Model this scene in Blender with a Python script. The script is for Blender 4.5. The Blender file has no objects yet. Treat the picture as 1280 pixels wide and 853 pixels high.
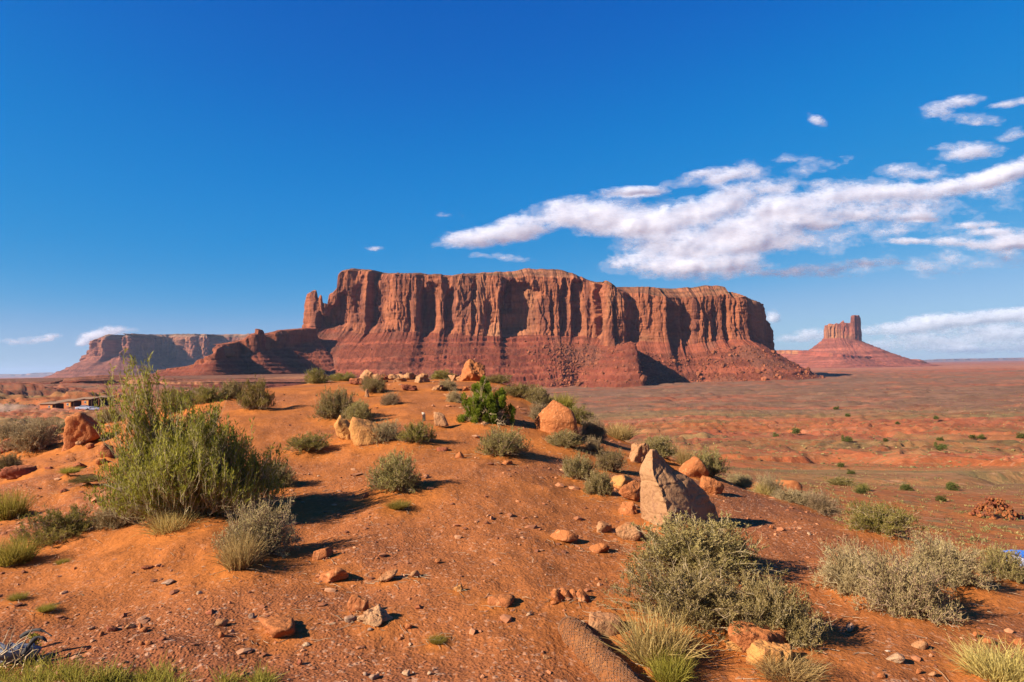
import bpy, math, random
import numpy as np
from math import radians, sin, cos, pi
from mathutils import Matrix, Vector

S = bpy.context.scene
COL = S.collection
# ------------------------------------------------------------------ camera
FPX, CX, CY = 853.33, 640.0, 426.5
PITCH, ROLL = math.atan(33.5 / FPX), radians(0.985)
_f = np.array([0, cos(PITCH), sin(PITCH)])
_r0 = np.array([1.0, 0, 0]); _u0 = np.array([0, -sin(PITCH), cos(PITCH)])
_r = _r0 * cos(ROLL) - _u0 * sin(ROLL)
_u = _u0 * cos(ROLL) + _r0 * sin(ROLL)
cam_data = bpy.data.cameras.new('camera')
cam = bpy.data.objects.new('camera', cam_data)
COL.objects.link(cam)
cam_data.lens, cam_data.sensor_width = 24.0, 36.0
cam_data.clip_start, cam_data.clip_end = 0.1, 200000.0
cam.matrix_world = Matrix(((_r[0], _u[0], -_f[0], 0), (_r[1], _u[1], -_f[1], 0), (_r[2], _u[2], -_f[2], 0), (0, 0, 0, 1)))
S.camera = cam
# ------------------------------------------------------------------ light
SUN_AZ, SUN_EL = radians(-115), radians(30)      # clockwise from the view direction (+y)
to_sun = Vector((sin(SUN_AZ) * cos(SUN_EL), cos(SUN_AZ) * cos(SUN_EL), sin(SUN_EL)))
sd = bpy.data.lights.new('sun', 'SUN')
sd.energy, sd.angle, sd.color = 5.0, radians(0.53), (1.0, 0.90, 0.74)
sun = bpy.data.objects.new('sun', sd); COL.objects.link(sun)
sun.rotation_euler = to_sun.to_track_quat('Z', 'Y').to_euler()
W = bpy.data.worlds.new('World'); S.world = W; W.use_nodes = True
wn, wl = W.node_tree.nodes, W.node_tree.links
bg = wn['Background']
sky = wn.new('ShaderNodeTexSky'); sky.sky_type = 'NISHITA'; sky.sun_disc = False
sky.sun_elevation = SUN_EL; sky.sun_rotation = SUN_AZ
sky.altitude = 1700; sky.air_density = 1.0; sky.dust_density = 0.3; sky.ozone_density = 4.0
sp = wn.new('ShaderNodeSeparateColor'); cb_ = wn.new('ShaderNodeCombineColor'); wl.new(sky.outputs[0], sp.inputs[0])
# the camera's colour response to the clear sky, one tone curve per channel
for ch, pts in ((0, [(0, 0), (.7, .02), (1.15, .05), (2.0, .36), (4.1, 2.4), (6, 3.1), (9, 4.4), (15, 10), (40, 38)]),
                (1, [(0, 0), (1.3, .94), (2.1, 1.72), (3.5, 2.5), (6.6, 4.3), (9, 5.3), (15, 10), (40, 37)]),
                (2, [(0, 0), (2.7, 4.15), (4.0, 5.15), (5.6, 5.5), (6.3, 5.7), (9, 6.6), (15, 10), (40, 35)])):
    pts = [(x / 40, y / 40) for x, y in pts]
    q = wn.new('ShaderNodeMath'); q.operation = 'MULTIPLY'; q.inputs[1].default_value = .025; wl.new(sp.outputs[ch], q.inputs[0])
    fc = wn.new('ShaderNodeFloatCurve'); cv = fc.mapping.curves[0]
    cv.points[0].location = pts[0]; cv.points[-1].location = pts[-1]
    for p in pts[1:-1]: cv.points.new(*p)
    fc.mapping.update(); wl.new(q.outputs[0], fc.inputs['Value'])
    q2 = wn.new('ShaderNodeMath'); q2.operation = 'MULTIPLY'; q2.inputs[1].default_value = 40; wl.new(fc.outputs[0], q2.inputs[0])
    wl.new(q2.outputs[0], cb_.inputs[ch])
wl.new(cb_.outputs[0], bg.inputs['Color'])
bg.inputs['Strength'].default_value = 0.05
S.view_settings.view_transform = 'Standard'; S.view_settings.look = 'None'
S.view_settings.gamma = 1.0; S.view_settings.use_curve_mapping = False
S.view_settings.exposure = 1.30
S.render.engine = 'CYCLES'
cy = S.cycles
cy.use_denoising = True; cy.max_bounces = 8; cy.diffuse_bounces = 4; cy.glossy_bounces = 2
cy.transmission_bounces = 3; cy.transparent_max_bounces = 24; cy.volume_bounces = 0
cy.caustics_reflective = cy.caustics_refractive = False

# ------------------------------------------------------------------ helpers
def ray(px, py):
    """direction (unnormalised, y = 1) seen at a pixel of the photograph; used to survey where things stand"""
    px = np.asarray(px, float); py = np.asarray(py, float)
    d = ((px - CX)[..., None] * _r + (CY - py)[..., None] * _u + FPX * _f)
    return d / d[..., 1:2]

def _h(ix, iy, iz, seed):
    n = (ix.astype(np.int64) * 374761393 + iy.astype(np.int64) * 668265263 + iz.astype(np.int64) * 2147483647 // 3 + seed * 1274126177) & 0xffffffff
    n = ((n ^ (n >> 13)) * 1274126177) & 0xffffffff
    n = ((n ^ (n >> 16)) * 2246822519) & 0xffffffff
    return ((n ^ (n >> 15)) & 0xffffff) / float(0xffffff) * 2 - 1

def noise3(x, y, z=0.0, seed=0):
    x, y, z = np.broadcast_arrays(np.asarray(x, float), np.asarray(y, float), np.asarray(z, float))
    xi, yi, zi = np.floor(x), np.floor(y), np.floor(z)
    fx, fy, fz = x - xi, y - yi, z - zi
    fx = fx * fx * fx * (fx * (fx * 6 - 15) + 10); fy = fy * fy * fy * (fy * (fy * 6 - 15) + 10); fz = fz * fz * (3 - 2 * fz)
    def c(a, b, d): return _h(xi + a, yi + b, zi + d, seed)
    def lay(d):
        a = c(0, 0, d) * (1 - fx) + c(1, 0, d) * fx
        b = c(0, 1, d) * (1 - fx) + c(1, 1, d) * fx
        return a * (1 - fy) + b * fy
    a = lay(0)
    if not np.any(fz): return a
    return a * (1 - fz) + lay(1) * fz

def noise2(x, y, seed=0): return noise3(x, y, 0.0, seed)

def fbm(x, y, z=0.0, oct=4, seed=0, gain=0.5):
    t, a, s, n = 0.0, 1.0, 1.0, 0.0
    for i in range(oct):
        t = t + a * noise3(np.asarray(x) * s + 17.3 * i, np.asarray(y) * s + 5.1 * i, np.asarray(z) * s if np.any(z) else 0.0, seed + i)
        n += a; a *= gain; s *= 2.03
    return t / n

def ridged(x, y, oct=3, seed=0):
    t, a, s, n = 0.0, 1.0, 1.0, 0.0
    for i in range(oct):
        t = t + a * (1 - 2 * np.abs(noise2(x * s + 9.1 * i, y * s, seed + i))); n += a; a *= .5; s *= 2.1
    return t / n

def sstep(a, b, x):
    t = np.clip((np.asarray(x, float) - a) / (b - a), 0, 1); return t * t * (3 - 2 * t)

def terr(h, step, s=0.18):
    k = np.floor(h / step); f = h / step - k
    return (k + sstep(.5 - s, .5 + s, f)) * step

def gsm(a, n):
    """gaussian smoothing of a 1-D array, n samples wide"""
    if n < 1: return a
    k = np.exp(-0.5 * (np.arange(-3 * n, 3 * n + 1) / n) ** 2); k /= k.sum()
    return np.convolve(np.pad(a, 3 * n, mode='edge'), k, 'valid')

def mesh(name, V, F, mat=None, parent=None, smooth=True, attrs=None, cols=None):
    V = np.asarray(V, np.float32).reshape(-1, 3)
    me = bpy.data.meshes.new(name)
    if isinstance(F, (list, tuple)) and len(F) and isinstance(F[0], np.ndarray) and F[0].ndim == 2:
        loops = np.concatenate([f.ravel() for f in F]); tot = np.concatenate([np.full(len(f), f.shape[1]) for f in F])
    else:
        F = np.asarray(F); loops = F.ravel(); tot = np.full(len(F), F.shape[1])
    me.vertices.add(len(V)); me.vertices.foreach_set('co', V.ravel())
    me.loops.add(len(loops)); me.loops.foreach_set('vertex_index', loops.astype(np.int32))
    me.polygons.add(len(tot))
    start = np.concatenate([[0], np.cumsum(tot)[:-1]]).astype(np.int32)
    me.polygons.foreach_set('loop_start', start); me.polygons.foreach_set('loop_total', tot.astype(np.int32))
    me.polygons.foreach_set('use_smooth', np.full(len(tot), smooth))
    for k, a in (attrs or {}).items():
        at = me.attributes.new(k, 'FLOAT', 'POINT'); at.data.foreach_set('value', np.asarray(a, np.float32).ravel())
    for k, a in (cols or {}).items():
        a = np.asarray(a, np.float32).reshape(-1, 3)
        at = me.color_attributes.new(k, 'FLOAT_COLOR', 'POINT')
        at.data.foreach_set('color', np.concatenate([a, np.ones((len(a), 1), np.float32)], 1).ravel())
    me.update(calc_edges=True); me.validate()
    if mat: me.materials.append(mat)
    o = bpy.data.objects.new(name, me); COL.objects.link(o)
    if parent: o.parent = parent
    return o

def tag(o, label=None, cat=None, group=None, kind=None):
    if label: o['label'] = label
    if cat: o['category'] = cat
    if group: o['group'] = group
    if kind: o['kind'] = kind
    return o

def empty(name, loc=(0, 0, 0), rz=0, sc=1):
    o = bpy.data.objects.new(name, None); COL.objects.link(o)
    o.empty_display_size = 0.1
    o.location = loc; o.rotation_euler = (0, 0, rz); o.scale = (sc, sc, sc) if not hasattr(sc, '__len__') else sc
    return o

def copy_tree(o, parent=None):
    c = o.copy(); COL.objects.link(c)
    if parent: c.parent = parent
    for ch in list(o.children): copy_tree(ch, c)
    return c

def grid_faces(nu, nv, wrap_u=False):
    u = np.arange(nu if wrap_u else nu - 1); v = np.arange(nv - 1)
    U, Vv = np.meshgrid(u, v, indexing='xy')
    a = (Vv * nu + U).ravel(); b = (Vv * nu + (U + 1) % nu).ravel()
    return np.stack([a, b, b + nu, a + nu], 1)

# ------------------------------------------------------------------ materials
class NT:
    def __init__(s, name, rough=0.9, spec=0.15):
        s.m = bpy.data.materials.new(name); s.m.use_nodes = True
        s.n, s.l = s.m.node_tree.nodes, s.m.node_tree.links
        s.b = s.n['Principled BSDF']; s.b.inputs['Roughness'].default_value = rough
        s.b.inputs['Specular IOR Level'].default_value = spec
        s.out = s.n['Material Output']
    def set(s, sock, v):
        if hasattr(v, 'is_output') or hasattr(v, 'links'): s.l.new(v, sock)
        else: sock.default_value = v
    def coord(s, scale=(1, 1, 1), kind='Object'):
        t = s.n.new('ShaderNodeTexCoord'); m = s.n.new('ShaderNodeMapping')
        m.inputs['Scale'].default_value = scale; s.l.new(t.outputs[kind], m.inputs[0]); return m.outputs[0]
    def noise(s, vec, scale=1, detail=4, rough=0.55, dist=0.0):
        t = s.n.new('ShaderNodeTexNoise'); t.inputs['Scale'].default_value = scale
        t.inputs['Detail'].default_value = detail; t.inputs['Roughness'].default_value = rough; t.inputs['Distortion'].default_value = dist
        s.l.new(vec, t.inputs['Vector']); return t.outputs['Fac']
    def voro(s, vec, scale=1, feature='F1', out='Distance', rand=1.0):
        t = s.n.new('ShaderNodeTexVoronoi'); t.feature = feature; t.inputs['Scale'].default_value = scale
        t.inputs['Randomness'].default_value = rand
        s.l.new(vec, t.inputs['Vector']); return t.outputs[out]
    def ramp(s, fac, stops):
        t = s.n.new('ShaderNodeValToRGB'); e = t.color_ramp.elements
        while len(e) < len(stops): e.new(0.5)
        for k, (p, c) in enumerate(stops):
            e[k].position = p; e[k].color = (*c, 1) if hasattr(c, '__len__') else (c, c, c, 1)
        s.l.new(fac, t.inputs[0]); return t.outputs[0]
    def mix(s, fac, a, b, mode='MIX'):
        t = s.n.new('ShaderNodeMix'); t.data_type = 'RGBA'; t.blend_type = mode
        s.set(t.inputs[0], fac)
        for q, v in ((6, a), (7, b)):
            if hasattr(v, 'links'): s.l.new(v, t.inputs[q])
            else: t.inputs[q].default_value = (*v, 1) if hasattr(v, '__len__') else (v, v, v, 1)
        return t.outputs[2]
    def math(s, op, a, b=0.0):
        t = s.n.new('ShaderNodeMath'); t.operation = op; s.set(t.inputs[0], a); s.set(t.inputs[1], b); return t.outputs[0]
    def attr(s, name, out='Color'):
        t = s.n.new('ShaderNodeAttribute'); t.attribute_name = name; return t.outputs[out]
    def bump(s, h, dist=0.02, strength=1.0, prev=None):
        t = s.n.new('ShaderNodeBump'); t.inputs['Distance'].default_value = dist; s.set(t.inputs['Strength'], strength)
        s.l.new(h, t.inputs['Height'])
        if prev is not None: s.l.new(prev, t.inputs['Normal'])
        return t.outputs[0]
    def done(s, col=None, nrm=None):
        if col is not None: s.set(s.b.inputs['Base Color'], col if hasattr(col, 'links') else (*col, 1))
        if nrm is not None: s.l.new(nrm, s.b.inputs['Normal'])
        return s.m

def mat_ground():
    t = NT('desert_ground', 0.95, 0.08)
    P = t.coord()
    alb = t.attr('alb')
    n1 = t.noise(P, 2.2, 6, 0.6); n2 = t.noise(P, 26, 5, 0.65); n3 = t.noise(P, 0.035, 8, 0.62)
    c = t.mix(0.55, alb, t.ramp(n1, [(0.3, 0.72), (0.7, 1.25)]), 'MULTIPLY')
    c = t.mix(0.6, c, t.ramp(n2, [(0.3, 0.68), (0.7, 1.3)]), 'MULTIPLY')
    c = t.mix(0.5, c, t.ramp(n3, [(0.3, 0.7), (0.7, 1.3)]), 'MULTIPLY')
    # mottled bands of bare soil and dry scrub out on the plain
    fa = t.attr('far', 'Fac'); PB = t.coord((.022, .075, .05)); nb1 = t.noise(PB, 1.0, 9, .68, .4); nb2 = t.noise(t.coord((.09, .22, .1)), 1.0, 7, .7)
    c = t.mix(fa, c, t.mix(.85, c, t.ramp(nb1, [(.36, .62), (.64, 1.38)]), 'MULTIPLY'))
    c = t.mix(t.math('MULTIPLY', fa, t.ramp(nb2, [(.54, 0.0), (.66, .75)])), c, (.155, .105, .046))
    nr = t.attr('scrub', 'Fac'); nb3 = t.noise(t.coord((.75, .75, .2)), 1.0, 4, .6); nb4 = t.noise(t.coord((.05, .12, .1)), 1.0, 5, .6)
    dots = t.math('MULTIPLY', t.ramp(nb3, [(.55, 0.0), (.63, 1.0)]), t.ramp(nb4, [(.40, .15), (.58, 1.0)]))
    c = t.mix(t.math('MULTIPLY', nr, dots), c, (.135, .098, .040))
    c = t.mix(t.math('MULTIPLY', nr, t.ramp(t.noise(t.coord((.5, 1.1, .3)), 1.0, 5, .65), [(.58, 0.0), (.66, .6)])), c, (.36, .19, .11))
    # small grains of paler and darker stone, only where the gravel lies
    v = t.voro(P, 42, 'F1', 'Color'); g = t.n.new('ShaderNodeSeparateColor'); t.l.new(v, g.inputs[0])
    pale = t.ramp(g.outputs[0], [(0.90, 0.0), (0.93, 1.0)]); dark = t.ramp(g.outputs[1], [(0.88, 0.0), (0.93, 1.0)])
    gr = t.attr('gravel', 'Fac')
    c = t.mix(t.math('MULTIPLY', t.math('MULTIPLY', pale, gr), 0.5), c, (0.50, 0.30, 0.19))
    c = t.mix(t.math('MULTIPLY', t.math('MULTIPLY', dark, gr), 0.5), c, (0.14, 0.055, 0.035))
    vd = t.voro(P, 42, 'F1', 'Distance')
    nb = t.bump(n1, 0.05, 0.7); nb = t.bump(n2, 0.016, 0.9, nb)
    nb = t.bump(t.ramp(vd, [(0.0, 1.0), (0.55, 0.0)]), 0.010, t.math('MULTIPLY', gr, 0.8), nb)
    nb = t.bump(t.noise(P, 0.25, 6, 0.6), 0.35, 0.5, nb); nb = t.bump(nb3, .5, t.math('MULTIPLY', nr, .7), nb)
    return t.done(c, nb)

def mat_cliff(name, streak=1.0, s=1.0):
    t = NT(name, 0.92, 0.1)
    P = t.coord((1, 1, 0.22)); Q = t.coord((0.25, 0.25, 1.6)); R = t.coord()
    alb = t.attr('alb')
    n1 = t.noise(P, 0.05 * s, 6, 0.65); n2 = t.noise(Q, 0.06 * s, 6, 0.6); n3 = t.noise(R, 0.12 * s, 6, 0.65)
    c = t.mix(0.55 * streak, alb, t.ramp(n1, [(0.32, 0.6), (0.68, 1.35)]), 'MULTIPLY')
    c = t.mix(0.35, c, t.ramp(n2, [(0.32, 0.7), (0.68, 1.3)]), 'MULTIPLY')
    c = t.mix(0.4, c, t.ramp(n3, [(0.3, 0.7), (0.7, 1.3)]), 'MULTIPLY')
    nb = t.bump(n1, 9 / s, 0.6); nb = t.bump(n3, 4 / s, 0.7, nb)
    return t.done(c, nb)

def mat_rock(name, a, b, c=None, scale=6, bump=0.02, dust=(0.46, 0.17, 0.07), dusty=0.5):
    t = NT(name, 0.9, 0.15)
    oi = t.n.new('ShaderNodeObjectInfo'); P0 = t.coord()
    add = t.n.new('ShaderNodeVectorMath'); add.operation = 'ADD'; t.l.new(P0, add.inputs[0])
    cmb = t.n.new('ShaderNodeVectorMath'); cmb.operation = 'SCALE'; cmb.inputs[0].default_value = (7, 13, 3); t.l.new(oi.outputs['Random'], cmb.inputs['Scale'])
    t.l.new(cmb.outputs[0], add.inputs[1]); P = add.outputs[0]
    n1 = t.noise(P, scale * .5, 8, 0.62, 0.3); n2 = t.noise(P, scale * 4, 6, 0.65); v = t.voro(P, scale * 1.3, 'DISTANCE_TO_EDGE')
    col = t.mix(t.ramp(n1, [(0.35, 0.0), (0.65, 1.0)]), a, b)
    if c: col = t.mix(t.ramp(n2, [(0.55, 0.0), (0.68, 1.0)]), col, c)
    col = t.mix(0.5, col, t.ramp(n2, [(0.25, 0.6), (0.75, 1.3)]), 'MULTIPLY')
    # wind-blown sand settles on upward faces
    geo = t.n.new('ShaderNodeNewGeometry'); sx = t.n.new('ShaderNodeSeparateXYZ'); t.l.new(geo.outputs['Normal'], sx.inputs[0])
    up = t.math('MULTIPLY', t.ramp(t.math('MULTIPLY', sx.outputs[2], n1), [(0.28, 0.0), (0.5, 1.0)]), dusty)
    col = t.mix(up, col, dust)
    nb = t.bump(n1, bump * 4.0, 0.9); nb = t.bump(n2, bump * 1.2, 0.9, nb)
    nb = t.bump(t.ramp(v, [(0.0, 0.0), (0.06, 1.0)]), bump * .5, 0.35, nb)
    return t.done(col, nb)

def mat_leaf(name, stops, transl=0.35):
    t = NT(name, 0.75, 0.2)
    f = t.attr('tone', 'Fac'); oi = t.n.new('ShaderNodeObjectInfo')
    c = t.ramp(f, stops)
    h = t.n.new('ShaderNodeHueSaturation'); t.l.new(c, h.inputs['Color'])
    t.l.new(t.math('ADD', t.math('MULTIPLY', oi.outputs['Random'], 0.35), 0.85), h.inputs['Value'])
    t.l.new(t.math('ADD', t.math('MULTIPLY', oi.outputs['Random'], 0.03), 0.485), h.inputs['Hue'])
    t.l.new(h.outputs[0], t.b.inputs['Base Color'])
    tr = t.n.new('ShaderNodeBsdfTranslucent'); t.l.new(h.outputs[0], tr.inputs['Color'])
    mx = t.n.new('ShaderNodeMixShader'); mx.inputs[0].default_value = transl
    t.l.new(t.b.outputs[0], mx.inputs[1]); t.l.new(tr.outputs[0], mx.inputs[2]); t.l.new(mx.outputs[0], t.out.inputs['Surface'])
    return t.m

def mat_plain(name, col, rough=0.7, var=0.25, scale=6, metal=0.0, spec=0.3, stretch=(1, 1, 1)):
    t = NT(name, rough, spec); t.b.inputs['Metallic'].default_value = metal
    n = t.noise(t.coord(stretch), scale, 5, 0.6)
    return t.done(t.mix(1.0, col, t.ramp(n, [(0.25, 1 - var), (0.75, 1 + var)]), 'MULTIPLY'), t.bump(n, 0.01, 0.3))
# ------------------------------------------------------------------ terrain heights
# survey of the place: per bearing (photo column) the ground height z (eye = 0) at distances
PROF = {
 0:    [(3,-1.7),(6,-1.75),(10,-1.8),(16,-2.0),(24,-2.2),(40,-4.5),(100,-8.6),(200,-12.5),(300,-14.6),(400,-15.5),(700,-15),(1500,-16),(3000,-20),(6000,-25),(40000,-40)],
 130:  [(3,-1.7),(6,-1.7),(10,-1.6),(16,-1.4),(22,-1.5),(40,-4.2),(100,-8.6),(200,-12.5),(300,-14.6),(400,-15.5),(700,-15),(1500,-18),(3000,-25),(6000,-30),(40000,-40)],
 250:  [(3,-1.7),(6,-1.6),(10,-1.3),(16,-.8),(20,-.6),(24,-.65),(40,-3),(100,-9),(200,-14),(300,-16),(700,-18),(1500,-30),(3000,-35),(6000,-35),(40000,-42)],
 400:  [(3,-1.7),(5,-1.65),(8,-1.5),(10,-1.3),(15,-.85),(20,-.5),(25,-.35),(30,-.5),(45,-4),(100,-14),(300,-30),(700,-40),(1500,-45),(3000,-42),(40000,-44)],
 520:  [(3,-1.7),(5,-1.62),(7,-1.5),(10,-1.2),(15,-.75),(20,-.4),(25,-.3),(30,-.5),(45,-5),(100,-15),(300,-32),(700,-45),(1500,-52),(3000,-45),(40000,-45)],
 640:  [(3,-1.7),(5,-1.62),(7,-1.52),(10,-1.25),(15,-.85),(20,-.5),(25,-.45),(29,-.7),(45,-5),(100,-15),(300,-33),(700,-46),(1500,-54),(3000,-46),(40000,-45)],
 700:  [(3,-1.7),(5,-1.65),(7,-1.6),(10,-1.4),(14,-1.25),(20,-1.05),(24,-1.25),(40,-5),(100,-15),(300,-32),(480,-40),(1150,-51),(1800,-55),(3000,-46),(40000,-45)],
 780:  [(3,-1.7),(5,-1.68),(7,-1.65),(10,-1.55),(14,-1.6),(17,-1.75),(25,-4),(60,-10),(100,-14),(220,-25),(480,-38),(1150,-50),(1800,-54),(2800,-47),(40000,-45)],
 870:  [(3,-1.7),(5,-1.68),(7,-1.65),(10,-1.65),(13,-1.85),(17,-2.9),(30,-6),(60,-9.2),(100,-13.5),(200,-22),(480,-36),(1150,-49),(1700,-52),(2500,-48),(40000,-45)],
 1000: [(3,-1.72),(5,-1.73),(7,-1.75),(9,-1.82),(10.5,-2.05),(14,-3.7),(30,-7),(45,-8.4),(60,-10),(100,-14.5),(220,-25),(480,-38),(1150,-50),(2000,-50),(2600,-46),(40000,-45)],
 1130: [(3,-1.75),(5,-1.77),(7,-1.87),(8.5,-2.15),(12,-4.5),(30,-7.6),(45,-9),(60,-10.5),(100,-14.5),(220,-25),(480,-37),(1150,-49),(2000,-48),(3000,-45),(40000,-45)],
 1280: [(3,-1.8),(5,-1.85),(6.5,-1.95),(7.5,-2.25),(12,-5),(25,-7.5),(37,-8.5),(60,-10.8),(100,-15.5),(220,-26),(480,-37),(1150,-48),(2000,-46),(3000,-45),(40000,-45)],
}
_LR = np.linspace(math.log(1.0), math.log(42000), 420)
_AZ = []; _T = []
for _px, _p in PROF.items():
    t_ = (_px - CX) / FPX; sc_ = math.sqrt(1 + t_ * t_)
    lr = np.log([q[0] * sc_ for q in _p]); zz = np.array([q[1] for q in _p])
    row = np.interp(_LR, lr, zz, left=-1.72)
    _AZ.append(math.atan(t_)); _T.append(gsm(row, 4))
_AZ = np.array([-pi, radians(-60)] + _AZ + [radians(60), pi]); _T = np.array([_T[0] * .9, _T[0]] + _T + [_T[-1], _T[-1] * .95])
_AZG = np.linspace(-pi, pi, 1441)
_TG = np.array([np.interp(_AZG, _AZ, _T[:, k]) for k in range(len(_LR))]).T     # az x r
_k = np.exp(-0.5 * (np.arange(-24, 25) / 8.0) ** 2); _k /= _k.sum()
_TG = np.apply_along_axis(lambda a: np.convolve(np.concatenate([a[-25:-1], a, a[1:25]]), _k, 'valid'), 0, _TG)

def base_h(x, y):
    r = np.hypot(x, y) + 1e-6; az = np.arctan2(x, y)
    i = (np.clip(np.log(r), _LR[0], _LR[-1] - 1e-6) - _LR[0]) / (_LR[1] - _LR[0]); j = (az + pi) / (2 * pi) * 1440
    i0 = np.clip(np.floor(i).astype(int), 0, len(_LR) - 2); j0 = np.clip(np.floor(j).astype(int), 0, 1439)
    fi, fj = i - i0, j - j0
    return (_TG[j0, i0] * (1 - fi) + _TG[j0, i0 + 1] * fi) * (1 - fj) + (_TG[j0 + 1, i0] * (1 - fi) + _TG[j0 + 1, i0 + 1] * fi) * fj

def detail_h(x, y):
    r = np.hypot(x, y); az = np.degrees(np.arctan2(x, y))
    z = 0.07 * sstep(2, 8, r) * fbm(x / 2.6, y / 2.6, 0, 3, 11) + 0.030 * fbm(x / .5, y / .5, 0, 4, 21) * (1 - sstep(30, 60, r))
    # the path in the middle is trodden; loose lumpy edges elsewhere
    z = z + (0.05 * sstep(.25, .8, ridged(x / 1.7, y / 1.7, 3, 31)) + .10 * terr(fbm(x / .9, y / .7, 0, 4, 36) * 1.3, .5, .12) * sstep(8, 11, r)) * (1 - sstep(25, 50, r)) * sstep(-19, -26, az) 
    near_ = (1 - sstep(14, 26, r)) * sstep(2.5, 4, r)
    z = z + near_ * (.018 * ridged(x / .9 + .4 * noise2(x, y, 33), y / 2.2, 3, 34) + .012 * terr(fbm(x / .45, y / .45, 0, 3, 35) * 2, .5, .15))
    far = sstep(45, 160, r)
    z = z + far * (.8 * fbm(x / 45, y / 45, 0, 4, 41))
    # low benches of red siltstone below the knoll
    b = fbm(x / 120 + .3, y / 60, 0, 4, 51) * 6 + y * .014
    z = z + sstep(50, 110, r) * (1 - sstep(420, 620, r)) * (terr(b, 1.8, .07) - b) * 1.1
    b2 = fbm(x / 420, y / 260, 0, 5, 61) * 26
    z = z + sstep(380, 700, r) * (1 - sstep(3500, 6000, r)) * ((terr(b2, 5.0, .12) - b2) * .8 + b2 * .28 * sstep(600, 1200, r))
    b3 = fbm(x / 34, y / 24, 0, 4, 65) * 5
    z = z + sstep(90, 200, r) * (1 - sstep(1500, 2600, r)) * ((terr(b3, 1.5, .12) - b3) * (.6 + .5 * (1 - sstep(400, 800, r))) + b3 * .22)
    # hillocks beside the road on the left
    lm = sstep(-14, -20, az) * sstep(330, 460, r) * (1 - sstep(900, 1300, r))
    hh = (fbm(x / 60, y / 90, 0, 5, 71) + .25 * ridged(x / 22, y / 30, 3, 72) + .15) * 9
    z = z + lm * (np.maximum(terr(hh, 2.2, .12), 0) - 1)
    return z

MOUNDS = []          # (x, y, radius, height) of sand gathered round plants and boulders
def H(x, y):
    x = np.asarray(x, float); y = np.asarray(y, float)
    z = base_h(x, y) + detail_h(x, y)
    return z

def H_full(x, y):
    z = H(x, y)
    for (mx, my, mr, mh) in MOUNDS:
        d2 = ((x - mx) ** 2 + (y - my) ** 2) / (mr * mr)
        m = d2 < 6
        if np.ndim(z):
            z[m] += mh * np.exp(-1.6 * d2[m])
        elif m: z = z + mh * math.exp(-1.6 * d2)
    return z

_TT = np.exp(np.linspace(math.log(1.4), math.log(12000), 1600))
def hit(px, py, rmax=45.0):
    """where the ground lies in this direction"""
    d = ray(px, py); P = d[None, :] * _TT[:, None]
    g = H(P[:, 0], P[:, 1]); dz = P[:, 2] - g
    m = _TT < rmax
    k = np.nonzero((dz < 0) & m)[0]
    if len(k) and k[0] > 0:
        i = k[0]; f = dz[i - 1] / (dz[i - 1] - dz[i]); t = _TT[i - 1] * (1 - f) + _TT[i] * f
    else:
        i = np.argmin(np.where(m & (_TT > 4), dz / _TT, 9e9)); t = _TT[i]
    p = d * t
    return np.array([p[0], p[1], float(H(p[0], p[1]))]), t

def mound(p, r, h): MOUNDS.append((p[0], p[1], r, h))

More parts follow.
